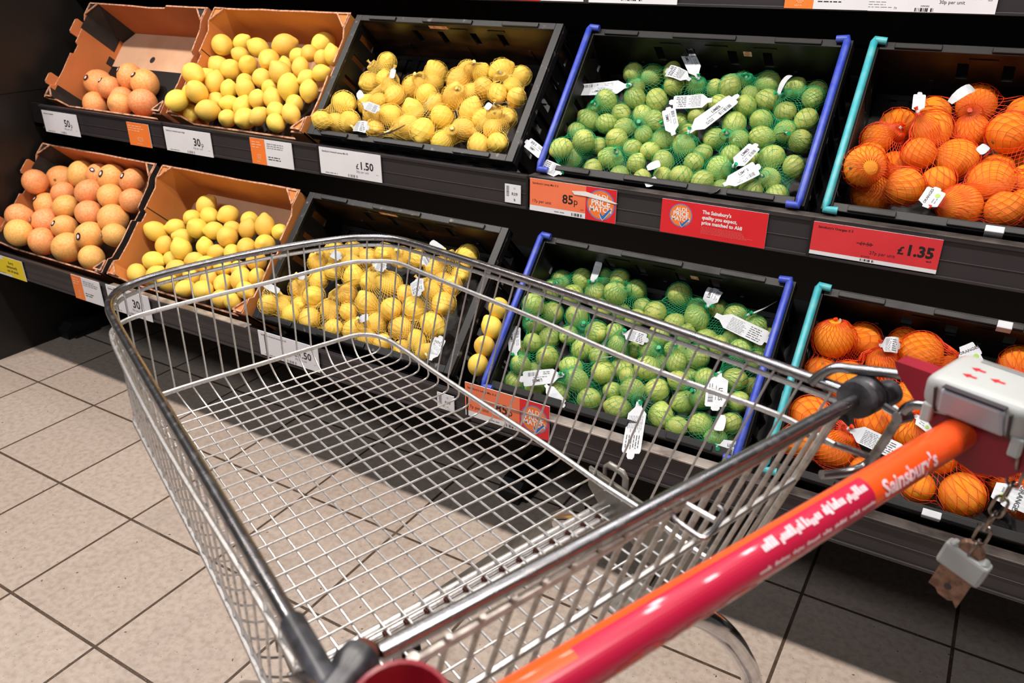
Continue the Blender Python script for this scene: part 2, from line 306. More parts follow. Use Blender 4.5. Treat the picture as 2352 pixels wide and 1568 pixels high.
DATA = {"gfU":{"f":[[-0.7382,-0.0853,0.899,0.0467,0],[-0.5891,-0.0604,0.9253,0.0446,0],[-0.4947,-0.0754,0.9118,0.0474,0],[-0.6517,-0.1021,0.8902,0.0396,0],[-0.5797,-0.1115,0.8598,0.0403,0],[-0.702,-0.1349,0.8348,0.0435,0],[-0.5216,-0.1642,0.8543,0.0396,0],[-0.4424,-0.1336,0.8617,0.0469,0]]},"lbU":{"f":[[-0.1346,-0.0384,1.0471,0.0334,0],[-0.0913,0.0019,1.0528,0.0269,0],[-0.0085,-0.0092,1.0422,0.031,0],[0.086,0.0065,1.055,0.0334,0],[0.2162,0.0341,1.0619,0.0334,0],[-0.0671,-0.0306,1.0197,0.0262,0],[0.1591,-0.0159,1.0276,0.0262,0],[0.2094,-0.0195,1.039,0.0262,0],[0.2595,-0.0189,1.0264,0.0262,0],[0.0625,-0.0398,1.0147,0.0334,0],[-0.1346,-0.0624,0.986,0.0334,0],[-0.0702,-0.0743,0.9806,0.0334,0],[-0.0087,-0.0586,0.9973,0.0294,0],[0.1196,-0.0314,0.9982,0.0262,0],[0.2066,-0.0579,1.0036,0.0269,0],[0.1504,-0.0835,0.9871,0.0329,0],[0.0665,-0.0795,0.9665,0.0301,0],[0.2967,-0.0699,0.9945,0.0262,0],[0.2482,-0.0774,0.9784,0.0262,0],[-0.126,-0.1691,0.9768,0.0334,0],[-0.0878,-0.1266,0.9493,0.031,0],[-0.1418,-0.1148,0.9609,0.0262,0],[-0.0005,-0.0873,0.9506,0.0268,0],[-0.0254,-0.1301,0.9342,0.0262,0],[0.0398,-0.1245,0.9387,0.0301,0],[0.114,-0.0968,0.9437,0.0262,0],[0.2073,-0.1141,0.9574,0.0334,0],[0.2814,-0.1097,0.9508,0.028,0],[-0.1418,-0.1786,0.9212,0.0262,0],[-0.0856,-0.1978,0.9307,0.0334,0],[-0.1306,-0.129,0.9126,0.0262,0],[-0.0652,-0.1484,0.8975,0.0305,0],[0.0011,-0.157,0.8985,0.0266,0],[0.104,-0.1412,0.9178,0.027,0],[0.0555,-0.1586,0.8944,0.0289,0],[0.1595,-0.1325,0.9214,0.0302,0],[0.2501,-0.139,0.9173,0.0262,0],[-0.1346,-0.2345,0.9071,0.0334,0],[-0.1345,-0.1944,0.8642,0.0262,0],[-0.0419,-0.2048,0.8822,0.0334,0],[0.0245,-0.1924,0.8636,0.0272,0],[0.1991,-0.1645,0.8949,0.0281,0],[0.1562,-0.1934,0.8811,0.0262,0],[0.0997,-0.1913,0.8696,0.0324,0],[0.2752,-0.181,0.8968,0.0273,0],[0.2322,-0.2009,0.8711,0.0274,0],[0.3082,-0.0297,1.0398,0.0262,0]]},"gfL":{"f":[[-0.8128,-0.3431,0.5972,0.0421,0],[-0.8088,-0.2543,0.5859,0.0492,0],[-0.697,-0.2423,0.6142,0.0485,0],[-0.6107,-0.2352,0.6234,0.04,0],[-0.5168,-0.247,0.6274,0.0473,0],[-0.4128,-0.2453,0.6322,0.0426,0],[-0.7819,-0.3406,0.5167,0.0458,0],[-0.6542,-0.348,0.5344,0.0421,0],[-0.5764,-0.3022,0.585,0.0458,0],[-0.4608,-0.3014,0.5856,0.0427,0],[-0.3635,-0.2932,0.5841,0.04,0],[-0.8108,-0.4245,0.4947,0.0472,0],[-0.7164,-0.3938,0.4864,0.045,0],[-0.5246,-0.3502,0.5321,0.0439,0],[-0.6078,-0.3947,0.4827,0.043,0],[-0.4065,-0.3446,0.5307,0.0472,0],[-0.7423,-0.4756,0.464,0.0452,0],[-0.6599,-0.4505,0.4407,0.0454,0],[-0.4603,-0.4021,0.4794,0.0483,0],[-0.5405,-0.4382,0.4368,0.0509,0],[-0.4045,-0.4463,0.4295,0.04,0],[-0.3416,-0.3911,0.4992,0.04,0],[-0.719,-0.3101,0.5642,0.04,0]]},"lbL":{"f":[[-0.097,-0.2215,0.5901,0.0327,0],[-0.0484,-0.2543,0.5716,0.0297,0],[0.0241,-0.2429,0.5842,0.0304,0],[-0.1052,-0.2743,0.5615,0.0284,0],[-0.1883,-0.3509,0.5257,0.0327,0],[-0.1443,-0.3105,0.5354,0.0284,0],[-0.0412,-0.3105,0.548,0.0327,0],[0.1066,-0.2341,0.5767,0.0288,0],[0.1981,-0.2592,0.5798,0.0318,0],[0.1426,-0.2767,0.5672,0.0286,0],[0.0184,-0.2979,0.5479,0.0292,0],[0.0937,-0.3143,0.5461,0.0327,0],[0.2543,-0.2566,0.5711,0.0257,0],[-0.1402,-0.3649,0.4929,0.0281,0],[-0.0895,-0.3304,0.5178,0.028,0],[-0.0476,-0.3745,0.5002,0.0327,0],[0.0186,-0.3403,0.5086,0.0274,0],[0.0704,-0.3428,0.5018,0.0257,0],[0.1322,-0.3374,0.5101,0.0257,0],[0.1794,-0.3218,0.531,0.0291,0],[0.2336,-0.2997,0.5417,0.0313,0],[-0.1388,-0.4116,0.4575,0.0314,0],[-0.0906,-0.3832,0.463,0.0257,0],[0.0199,-0.3849,0.4813,0.0257,0],[0.0704,-0.3881,0.4794,0.0257,0],[0.1379,-0.3811,0.4809,0.028,0],[0.2467,-0.3506,0.5103,0.0309,0],[-0.1696,-0.4535,0.4243,0.0313,0],[-0.087,-0.449,0.432,0.0299,0],[-0.0395,-0.409,0.4471,0.0322,0],[0.1895,-0.3699,0.4817,0.0257,0],[0.1057,-0.4097,0.4452,0.0288,0],[0.2341,-0.403,0.469,0.0321,0],[0.172,-0.4154,0.448,0.0285,0],[-0.0153,-0.4616,0.4292,0.0294,0],[0.0587,-0.4616,0.4254,0.0266,0],[0.1356,-0.4612,0.4336,0.0327,0],[0.2012,-0.4541,0.4205,0.0281,0],[0.2537,-0.4594,0.4255,0.0257,0],[0.2879,-0.3908,0.4827,0.0257,0],[0.284,-0.4345,0.4573,0.0257,0],[0.04,-0.4191,0.4477,0.0257,0],[0.0624,-0.2663,0.552,0.0257,0]]},"lemU":{"f":[[0.4778,0.0039,1.0279,0.0258,1],[0.4509,-0.0391,0.9745,0.031,1],[0.5033,-0.0437,0.99,0.0247,1],[0.5422,-0.0651,0.9701,0.0247,7],[0.5813,-0.0988,0.9589,0.029,7],[0.6068,-0.0478,0.9759,0.0314,4],[0.6331,0.0185,1.0075,0.0314,4],[0.6696,-0.075,0.9628,0.0314,4],[0.7338,0.023,1.0189,0.0275,3],[0.7414,-0.0316,1.0017,0.0313,3],[0.7949,-0.0033,1.0191,0.0247,3],[0.8491,0.0053,1.029,0.03,6],[0.9025,0.0187,1.0173,0.0247,6],[0.8342,-0.0502,0.9902,0.0268,10],[0.9003,-0.0257,0.9955,0.0256,6],[0.8862,-0.0721,0.9853,0.0247,6],[0.4444,-0.148,0.9355,0.0314,2],[0.4835,-0.1008,0.9311,0.0247,7],[0.531,-0.1047,0.9406,0.0247,7],[0.6599,-0.1242,0.9301,0.0294,5],[0.7167,-0.1011,0.9503,0.0247,5],[0.7675,-0.0916,0.9703,0.0314,10],[0.7876,-0.0399,0.9722,0.025,10],[0.8208,-0.0969,0.9393,0.0314,10],[0.7554,-0.1297,0.9231,0.0314,5],[0.4437,-0.1798,0.8834,0.0307,2],[0.4983,-0.1925,0.8988,0.0284,2],[0.5353,-0.1368,0.9001,0.028,8],[0.5925,-0.1329,0.9115,0.0314,8],[0.6815,-0.1684,0.8965,0.031,5],[0.7386,-0.1909,0.8982,0.0314,5],[0.6348,-0.1458,0.8784,0.0247,8],[0.8741,-0.1168,0.9256,0.028,9],[0.9246,-0.0964,0.9314,0.0277,9],[0.8378,-0.1531,0.9054,0.0281,0],[0.917,-0.1448,0.9123,0.0258,9],[0.7973,-0.1931,0.8769,0.0263,0],[0.8982,-0.1772,0.8756,0.0275,9],[0.9491,-0.1748,0.8877,0.0254,9],[0.4377,-0.2304,0.9027,0.0247,2],[0.9326,-0.0604,0.9767,0.0247,6],[0.7915,-0.1436,0.8837,0.0247,0],[0.5696,-0.1735,0.8818,0.0247,8],[0.6567,-0.0272,0.9873,0.0247,4]],"t":[[0.639,-0.2428,0.8859,0.7041,-0.2142,0.91,0.014,5],[0.5473,-0.233,0.8941,0.6012,-0.2316,0.8953,0.03,2],[0.5311,-0.1727,0.9448,0.6014,-0.186,0.9336,0.024,8],[0.7244,-0.1565,0.9584,0.7467,-0.1245,0.9853,0.012,5],[0.9204,-0.1418,0.9708,0.9617,-0.1401,0.9722,0.014,9],[0.5671,-0.0787,1.0238,0.5794,-0.1059,1.0009,0.014,7],[0.4936,-0.1441,0.9688,0.5226,-0.1617,0.9541,0.02,2],[0.7997,-0.0481,1.0495,0.8228,-0.0524,1.0458,0.01,3],[0.6487,-0.0892,1.015,0.6675,-0.0918,1.0128,0.01,4],[0.897,-0.1456,0.9676,0.9187,-0.1527,0.9616,0.018,9]]},"lemL":{"f":[[0.459,-0.3265,0.536,0.0247,7],[0.49,-0.2847,0.5611,0.0284,7],[0.5422,-0.2699,0.5675,0.027,6],[0.6084,-0.2826,0.566,0.024,6],[0.6552,-0.2731,0.5836,0.0276,3],[0.7092,-0.2716,0.5813,0.0273,3],[0.8948,-0.2338,0.6085,0.0281,1],[0.8954,-0.2679,0.5698,0.0243,1],[0.8139,-0.2636,0.569,0.0283,1],[0.8535,-0.2912,0.5511,0.024,1],[0.5273,-0.3377,0.529,0.024,6],[0.5676,-0.3103,0.5517,0.024,6],[0.4928,-0.3598,0.5047,0.0243,8],[0.6035,-0.3413,0.529,0.0294,6],[0.6593,-0.3406,0.5279,0.0272,10],[0.718,-0.3339,0.5299,0.0306,10],[0.4406,-0.3832,0.4755,0.03,8],[0.5141,-0.4063,0.4774,0.0296,8],[0.4336,-0.4914,0.4669,0.0256,9],[0.4334,-0.4463,0.442,0.0254,9],[0.4716,-0.4164,0.4476,0.0241,9],[0.5365,-0.4493,0.4344,0.0306,5],[0.5838,-0.421,0.4581,0.0272,5],[0.6139,-0.3864,0.4977,0.0273,5],[0.6397,-0.4135,0.4637,0.024,5],[0.6838,-0.3861,0.4869,0.0304,10],[0.7658,-0.3909,0.4918,0.0299,10],[0.7788,-0.344,0.5154,0.024,10],[0.826,-0.3727,0.4979,0.0295,0],[0.9021,-0.3566,0.5234,0.0306,0],[0.8547,-0.337,0.5394,0.024,0],[0.4792,-0.4621,0.4374,0.024,9],[0.6175,-0.4487,0.4262,0.025,5],[0.6791,-0.4418,0.4333,0.0282,4],[0.7291,-0.4057,0.4507,0.028,4],[0.8139,-0.4166,0.4597,0.0293,2],[0.901,-0.4016,0.4834,0.0306,2],[0.8732,-0.4289,0.4444,0.0254,2],[0.7772,-0.447,0.4233,0.0241,4],[0.7294,-0.4514,0.4274,0.024,4],[0.8342,-0.4416,0.4183,0.024,2],[0.9124,-0.4536,0.4295,0.024,2],[0.9001,-0.3132,0.5558,0.024,0],[0.7592,-0.2655,0.5848,0.024,3]],"t":[[0.866,-0.2895,0.63,0.8134,-0.2749,0.642,0.018,1],[0.5358,-0.3458,0.5836,0.5797,-0.3524,0.5782,0.022,6],[0.6803,-0.3492,0.5808,0.7271,-0.3513,0.5791,0.024,10],[0.8168,-0.3234,0.6021,0.8319,-0.308,0.6148,0.028,1],[0.6124,-0.4169,0.5249,0.6683,-0.3875,0.5492,0.014,5],[0.8274,-0.3568,0.5745,0.8605,-0.3918,0.5456,0.036,0],[0.4716,-0.4113,0.5296,0.5002,-0.4098,0.5309,0.02,8],[0.9696,-0.5077,0.4502,0.9697,-0.4585,0.4907,0.03,2],[0.7272,-0.4694,0.4817,0.7501,-0.4588,0.4904,0.02,4],[0.3762,-0.4483,0.4991,0.4453,-0.4566,0.4923,0.018,9]]},"limU":{"f":[[1.1977,0.0426,1.0417,0.0231,4],[1.2464,0.0445,1.0359,0.0264,4],[1.298,0.0334,1.0526,0.0208,4],[1.316,0.0045,1.0248,0.0239,1],[1.1743,-0.0528,0.9873,0.0257,7],[1.2342,-0.0267,0.9948,0.0257,4],[1.2206,0.0122,1.0147,0.0208,4],[1.2836,-0.0142,0.992,0.0261,4],[1.2147,-0.0556,0.9626,0.0225,7],[1.1388,-0.0354,0.9644,0.0208,7],[1.145,-0.0826,0.9435,0.0264,7],[1.1928,-0.0886,0.9429,0.0225,7],[1.1388,-0.13,0.9253,0.0208,13],[1.238,-0.0833,0.9352,0.0237,11],[1.2664,-0.0481,0.9622,0.0229,11],[1.305,-0.0738,0.9558,0.0246,11],[1.3595,0.0241,1.0273,0.0229,1],[1.4066,0.0253,1.0215,0.0208,1],[1.4459,0.0056,1.0327,0.0247,2],[1.4609,0.0469,1.0413,0.0208,2],[1.5182,0.0402,1.0404,0.0257,2],[1.4874,0.0177,1.0151,0.0208,2],[1.5332,0.002,1.0092,0.0254,2],[1.58,0.0339,1.0349,0.0224,9],[1.6253,0.0037,1.0213,0.0231,9],[1.6234,0.0456,1.0316,0.0208,9],[1.3855,-0.0182,0.9945,0.0225,1],[1.4298,-0.0158,0.9968,0.0208,1],[1.4924,-0.0232,0.9972,0.0248,2],[1.396,-0.0551,0.972,0.0208,1],[1.4827,-0.0597,0.9638,0.0264,0],[1.5358,-0.0446,0.9739,0.0243,10],[1.5787,-0.0217,0.9918,0.0235,9],[1.6261,-0.0339,0.9823,0.0238,9],[1.5918,-0.0621,0.9594,0.0228,10],[1.6307,-0.0816,0.946,0.0235,10],[1.5511,-0.0811,0.9462,0.0247,10],[1.4528,-0.0898,0.9347,0.0235,0],[1.5061,-0.0916,0.9382,0.0214,0],[1.3883,-0.0795,0.9389,0.0208,6],[1.3387,-0.0975,0.918,0.0264,6],[1.3952,-0.1183,0.9176,0.0248,8],[1.2954,-0.1091,0.9302,0.0208,11],[1.1421,-0.2128,0.9017,0.0241,13],[1.1715,-0.1602,0.912,0.0264,13],[1.1462,-0.1702,0.8676,0.0264,13],[1.1936,-0.1228,0.8953,0.0208,13],[1.2398,-0.1285,0.9169,0.0258,11],[1.244,-0.1654,0.8826,0.0255,12],[1.212,-0.1898,0.8578,0.0225,12],[1.2832,-0.1378,0.9038,0.0208,12],[1.326,-0.1395,0.9029,0.0208,6],[1.274,-0.1822,0.8509,0.0221,12],[1.3052,-0.1651,0.8788,0.0208,12],[1.3282,-0.1814,0.8488,0.021,12],[1.3638,-0.1553,0.8875,0.0237,8],[1.3792,-0.1879,0.8625,0.0209,8],[1.4228,-0.1973,0.8696,0.0249,8],[1.4343,-0.1591,0.8934,0.0222,8],[1.4697,-0.2007,0.8674,0.0229,3],[1.4896,-0.1608,0.8871,0.0264,3],[1.4384,-0.1189,0.9057,0.0208,8],[1.5,-0.1223,0.9109,0.0208,0],[1.5073,-0.1862,0.8525,0.0208,3],[1.5864,-0.1245,0.915,0.0264,5],[1.542,-0.1161,0.9042,0.0208,0],[1.6356,-0.1335,0.9051,0.0221,5],[1.5963,-0.1526,0.8776,0.0222,5],[1.5275,-0.1471,0.8564,0.0242,3],[1.5668,-0.1797,0.8532,0.0255,5],[1.6198,-0.1798,0.8506,0.0235,5],[1.358,-0.0534,0.9531,0.0223,6]],"t":[[1.2256,-0.037,1.0242,1.0904,-0.0619,1.0049,0.033,4],[1.3766,-0.0081,1.0466,1.3164,0.058,1.0979,0.03,1],[1.4269,-0.0554,1.0099,1.3364,-0.0713,0.9976,0.033,1],[1.4064,-0.13,0.9521,1.4801,-0.0412,1.021,0.034,8],[1.3773,-0.1407,0.9438,1.3397,-0.0829,0.9886,0.03,8],[1.5614,-0.0304,1.0293,1.5728,0.0106,1.0611,0.014,9],[1.5295,-0.1921,0.9039,1.5584,-0.1427,0.9422,0.03,3],[1.5244,-0.231,0.8738,1.5815,-0.1856,0.9089,0.032,3],[1.1665,-0.2526,0.857,1.1088,-0.2406,0.8663,0.03,13],[1.1126,-0.2246,0.8787,1.0396,-0.1932,0.903,0.026,13],[1.3521,-0.2179,0.8839,1.3766,-0.2057,0.8934,0.018,8],[1.6081,-0.1123,0.9658,1.5896,-0.1214,0.9587,0.012,10],[1.3646,-0.2524,0.8571,1.3845,-0.239,0.8675,0.018,8],[1.5016,-0.2512,0.858,1.5219,-0.2416,0.8655,0.016,3],[1.3595,-0.0135,1.0425,1.2951,0.0022,1.0546,0.028,1]]},"limL":{"f":[[1.1595,-0.2274,0.5924,0.0238,13],[1.2129,-0.2249,0.6063,0.0236,13],[1.159,-0.2734,0.5838,0.0237,13],[1.1587,-0.3603,0.5775,0.0257,7],[1.2098,-0.2643,0.5788,0.0253,13],[1.1802,-0.3101,0.5427,0.0264,7],[1.1563,-0.3575,0.5272,0.0233,7],[1.2632,-0.2153,0.6168,0.021,0],[1.2633,-0.2533,0.592,0.0251,0],[1.3202,-0.2707,0.608,0.026,5],[1.309,-0.2266,0.6243,0.0232,0],[1.3512,-0.2276,0.6082,0.0228,5],[1.4513,-0.2217,0.616,0.026,15],[1.2426,-0.3051,0.5465,0.0267,3],[1.2924,-0.2789,0.5683,0.021,5],[1.3361,-0.2684,0.5638,0.0218,5],[1.3768,-0.2852,0.5652,0.021,5],[1.416,-0.2671,0.5815,0.0252,15],[1.3759,-0.2459,0.578,0.021,5],[1.4643,-0.2724,0.5683,0.0226,15],[1.5078,-0.261,0.5866,0.0267,15],[1.4926,-0.2173,0.5947,0.021,15],[1.5412,-0.2254,0.6022,0.021,9],[1.5845,-0.2385,0.6008,0.0249,9],[1.6319,-0.2485,0.5948,0.021,9],[1.2996,-0.3193,0.525,0.0267,3],[1.1997,-0.3602,0.5033,0.0248,7],[1.2428,-0.3449,0.516,0.021,3],[1.1827,-0.4045,0.5064,0.0211,7],[1.2211,-0.4051,0.4792,0.0267,8],[1.2852,-0.3593,0.4964,0.0253,3],[1.154,-0.4028,0.4767,0.021,8],[1.1726,-0.4396,0.4629,0.0227,8],[1.3686,-0.3534,0.5217,0.0239,11],[1.401,-0.3251,0.5116,0.021,11],[1.3456,-0.3176,0.534,0.021,11],[1.4415,-0.3043,0.5438,0.0236,4],[1.5004,-0.2999,0.5614,0.021,1],[1.538,-0.2761,0.5462,0.0267,9],[1.59,-0.2637,0.5558,0.021,9],[1.661,-0.2385,0.5671,0.021,14],[1.661,-0.2795,0.5612,0.021,14],[1.6202,-0.2973,0.5532,0.025,14],[1.6598,-0.3207,0.5469,0.0222,14],[1.5754,-0.3035,0.5536,0.021,9],[1.278,-0.3979,0.466,0.0251,12],[1.1938,-0.4091,0.4411,0.021,8],[1.3301,-0.3679,0.4934,0.021,11],[1.358,-0.4046,0.4786,0.0267,12],[1.311,-0.4356,0.4591,0.0263,12],[1.3805,-0.3594,0.4701,0.0253,11],[1.4505,-0.3845,0.504,0.0267,4],[1.4129,-0.3913,0.4767,0.021,10],[1.5051,-0.3592,0.5191,0.021,1],[1.5353,-0.3244,0.5262,0.0264,1],[1.487,-0.3228,0.5291,0.0214,1],[1.4639,-0.3394,0.4984,0.021,4],[1.5706,-0.3621,0.5028,0.021,2],[1.6313,-0.3599,0.5148,0.0245,14],[1.661,-0.3337,0.4928,0.021,14],[1.5288,-0.3487,0.4869,0.021,1],[1.5225,-0.3886,0.4957,0.021,2],[1.1611,-0.4476,0.4198,0.0225,8],[1.214,-0.4486,0.4228,0.0241,8],[1.2753,-0.449,0.4253,0.0255,12],[1.3512,-0.4539,0.4314,0.0267,12],[1.3899,-0.4206,0.4481,0.021,10],[1.4379,-0.4272,0.469,0.0241,10],[1.4838,-0.4048,0.4706,0.0252,10],[1.4188,-0.4536,0.4311,0.0267,10],[1.5419,-0.4004,0.4569,0.0247,2],[1.5791,-0.4092,0.4807,0.021,2],[1.508,-0.4369,0.4304,0.0267,10],[1.6234,-0.3744,0.4728,0.021,2],[1.6532,-0.3979,0.4891,0.021,2],[1.5937,-0.4417,0.4392,0.0242,6],[1.5512,-0.4575,0.4283,0.022,6],[1.6548,-0.4353,0.4571,0.0215,6],[1.6337,-0.4599,0.4299,0.0214,6],[1.6597,-0.4292,0.4146,0.0223,6],[1.4351,-0.3446,0.5276,0.021,4]],"t":[[1.2567,-0.263,0.6213,1.2536,-0.2202,0.6539,0.018,0],[1.5321,-0.2645,0.6202,1.5358,-0.2293,0.647,0.034,15],[1.5521,-0.2775,0.6102,1.6808,-0.3053,0.5891,0.034,15],[1.6177,-0.2645,0.6202,1.6704,-0.2259,0.6496,0.014,9],[1.1613,-0.4449,0.4827,1.1271,-0.3877,0.5263,0.03,8],[1.3782,-0.3503,0.5548,1.4382,-0.3548,0.5514,0.026,11],[1.2869,-0.4549,0.4751,1.1963,-0.4855,0.4518,0.034,12],[1.2588,-0.4814,0.455,1.3235,-0.5106,0.4327,0.022,12],[1.4697,-0.4647,0.4677,1.4977,-0.5642,0.3919,0.038,10],[1.6017,-0.381,0.5314,1.622,-0.4469,0.4812,0.042,14],[1.6481,-0.5023,0.4391,1.6978,-0.4967,0.4433,0.03,6],[1.3748,-0.3986,0.518,1.3449,-0.4169,0.5041,0.01,12],[1.6364,-0.4494,0.4793,1.6414,-0.4778,0.4577,0.02,6]]},"oraU":{"f":[[1.8006,-0.0077,0.9814,0.0365,4],[1.8589,0.0126,1.0099,0.0326,5],[1.9292,0.0338,1.0291,0.0385,5],[1.8674,-0.0536,0.9889,0.0376,3],[1.9316,-0.0237,0.9863,0.0345,5],[1.7738,-0.0655,0.9631,0.0309,4],[1.8582,-0.1089,0.9514,0.0309,3],[1.921,-0.0813,0.9433,0.0393,3],[1.9962,-0.0542,0.9954,0.0386,2],[2.0112,0.0195,1.0214,0.0309,5],[1.7762,-0.1911,0.934,0.0382,1],[1.7737,-0.1199,0.936,0.0309,4],[1.8166,-0.0818,0.9159,0.0309,4],[1.7956,-0.1421,0.8715,0.0389,1],[1.8512,-0.178,0.9019,0.035,1],[1.9017,-0.1378,0.9085,0.0309,3],[1.9918,-0.061,0.9262,0.0322,2],[1.9868,-0.135,0.9196,0.0393,0],[2.0275,-0.0151,0.948,0.0309,2],[2.0432,-0.0954,0.9215,0.0309,2],[1.9491,-0.1904,0.8818,0.0388,0],[2.0169,-0.2011,0.8896,0.0314,0],[2.0474,-0.1457,0.8842,0.0329,0],[2.0648,-0.0621,0.9728,0.0352,2],[2.0917,-0.1362,0.9325,0.0344,0]],"t":[[1.8377,-0.0799,1.024,1.832,-0.046,1.0532,0.022,3],[1.8873,-0.0588,1.0422,1.9189,-0.0309,1.0662,0.02,3],[1.8958,-0.2409,0.885,1.9078,-0.2086,0.9129,0.034,0],[1.9555,-0.1405,0.9716,1.9661,-0.1299,0.9808,0.018,0]]},"oraL":{"f":[[1.7913,-0.2853,0.6157,0.0383,6],[1.8409,-0.234,0.6049,0.0343,6],[1.784,-0.3095,0.5524,0.031,6],[1.8387,-0.3486,0.5642,0.0383,4],[1.8888,-0.2893,0.5845,0.0325,4],[1.9467,-0.278,0.6229,0.0383,5],[1.9131,-0.221,0.6097,0.0301,5],[2.0065,-0.2612,0.59,0.0331,5],[1.7913,-0.3993,0.5002,0.0383,2],[1.8979,-0.2946,0.5237,0.0301,4],[1.9505,-0.3267,0.5463,0.0365,4],[1.9631,-0.3838,0.5112,0.0327,0],[1.9009,-0.3666,0.5037,0.0333,4],[1.8471,-0.4214,0.4544,0.0383,2],[1.7831,-0.461,0.4742,0.0301,2],[2.0759,-0.3813,0.4922,0.0383,1],[2.0653,-0.4388,0.4445,0.0383,0],[1.9958,-0.4374,0.4367,0.0301,0],[2.1042,-0.2401,0.6243,0.0324,3],[2.1328,-0.3291,0.538,0.0312,3],[2.1415,-0.3896,0.5184,0.0339,1],[2.1262,-0.3664,0.45,0.0301,1],[1.9084,-0.4444,0.4386,0.0301,2],[2.0713,-0.295,0.5685,0.0354,3],[2.0207,-0.3442,0.5257,0.0323,0],[2.0165,-0.4135,0.4908,0.0303,0],[2.1501,-0.2753,0.5856,0.0347,3],[2.1858,-0.3402,0.5043,0.0336,1],[2.1605,-0.4247,0.462,0.0363,1]],"t":[[1.7906,-0.2843,0.6493,1.7984,-0.2783,0.6545,0.012,6],[1.8775,-0.3048,0.6315,1.9105,-0.3012,0.6346,0.03,4],[2.0106,-0.2984,0.6371,2.0378,-0.2819,0.6514,0.038,5],[1.8647,-0.4391,0.5148,1.965,-0.4553,0.5007,0.032,2],[1.9655,-0.3975,0.5509,2.0007,-0.4107,0.5395,0.026,0],[2.0439,-0.4365,0.517,2.0701,-0.4328,0.5203,0.03,0],[2.1355,-0.4537,0.5022,2.1284,-0.4889,0.4715,0.055,1],[1.7442,-0.4328,0.5203,1.7399,-0.408,0.5418,0.012,2],[1.9074,-0.3915,0.5562,1.9337,-0.3993,0.5494,0.02,4]]}}
# ================================================================ setting
TILE = 0.305
def floor_material():
    m = bpy.data.materials.new('floor_tiles'); m.use_nodes = True; nt = m.node_tree; N = nt.nodes; L = nt.links; p = N['Principled BSDF']
    g = N.new('ShaderNodeNewGeometry'); mp = N.new('ShaderNodeMapping'); mp.inputs['Scale'].default_value = (1 / TILE,) * 3
    L.new(g.outputs['Position'], mp.inputs[0])
    br = N.new('ShaderNodeTexBrick'); br.offset = 0; br.squash = 1
    for k, v in (('Scale', 1), ('Mortar Size', 0.013), ('Brick Width', 1), ('Row Height', 1), ('Mortar Smooth', 0.3), ('Bias', 0.0)): br.inputs[k].default_value = v
    L.new(mp.outputs[0], br.inputs['Vector'])
    br.inputs['Color1'].default_value = rgb(186, 171, 159); br.inputs['Color2'].default_value = rgb(178, 162, 150); br.inputs['Mortar'].default_value = rgb(70, 56, 44)
    def layer(prev, scale, lo, hi, col, detail=2):
        nz = N.new('ShaderNodeTexNoise'); nz.inputs['Scale'].default_value = scale; nz.inputs['Detail'].default_value = detail
        L.new(g.outputs['Position'], nz.inputs['Vector'])
        r = N.new('ShaderNodeMapRange'); r.inputs['From Min'].default_value = lo; r.inputs['From Max'].default_value = hi
        L.new(nz.outputs['Fac'], r.inputs['Value'])
        x = N.new('ShaderNodeMix'); x.data_type = 'RGBA'; L.new(r.outputs[0], x.inputs[0]); L.new(prev, x.inputs[6]); x.inputs[7].default_value = col
        return x.outputs[2]
    c = br.outputs['Color']
    c = layer(c, 330, 0.68, 0.74, rgb(226, 208, 192))
    c = layer(c, 230, 0.695, 0.74, rgb(110, 84, 68))
    c = layer(c, 90, 0.72, 0.75, rgb(84, 60, 46))
    c = layer(c, 3.0, 0.62, 0.86, rgb(152, 140, 130))
    c = layer(c, 70, 0.40, 1.25, rgb(120, 96, 80), 6)
    L.new(c, p.inputs['Base Color']); p.inputs['Roughness'].default_value = 0.42
    bp = N.new('ShaderNodeBump'); bp.invert = True; bp.inputs['Strength'].default_value = 0.5; bp.inputs['Distance'].default_value = 0.003
    L.new(br.outputs['Fac'], bp.inputs['Height'])
    L.new(bp.outputs[0], p.inputs['Normal'])
    return m
b = MB(); b.box((-4, -4.5, -0.05), (5.5, 1.0, 0), floor_material()); tag(b.build('floor'), kind='structure')
b = MB(); b.box((-4, 0.62, 0), (5.5, 0.70, 2.6), M['wall']); tag(b.build('wall_back'), kind='structure')
b = MB(); b.box((-0.93, -0.60, 0.0), (-0.885, 0.62, 0.878), M['wall']); b.box((-0.93, -0.60, 0.882), (-0.885, 0.62, 2.2), M['wall'])
b.box((-0.93, -0.597, 0.87), (-0.888, 0.62, 0.89), M['blackfoot']); tag(b.build('wall_left'), kind='structure')

# crate seats: x0, x1, front rim Y, Z, tilt, depth, height
CR = {'gfU': (-.80, -.205, -.25, .868, 50, .37, .165), 'lbU': (-.175, .375, -.25, .870, 50, .37, .165),
      'lemU': (.395, 1.035, -.25, .866, 50, .37, .165), 'limU': (1.10, 1.69, -.25, .858, 50, .37, .165), 'oraU': (1.72, 2.32, -.25, .858, 50, .37, .165),
      'gfL': (-.865, -.255, -.515, .432, 47, .38, .165), 'lbL': (-.228, .355, -.515, .432, 47, .38, .165), 'lemL': (.39, 1.03, -.515, .432, 47, .38, .165),
      'limL': (1.115, 1.70, -.515, .430, 47, .38, .165), 'oraL': (1.735, 2.335, -.515, .430, 47, .38, .165)}
def frame(k):
    x0, x1, Y, Z, th, dep, H = CR[k]; t = math.radians(th)
    return Vector((x0, Y, Z)), t, Vector((0, math.cos(t), math.sin(t))), Vector((0, -math.sin(t), math.cos(t))), x1 - x0, dep, H

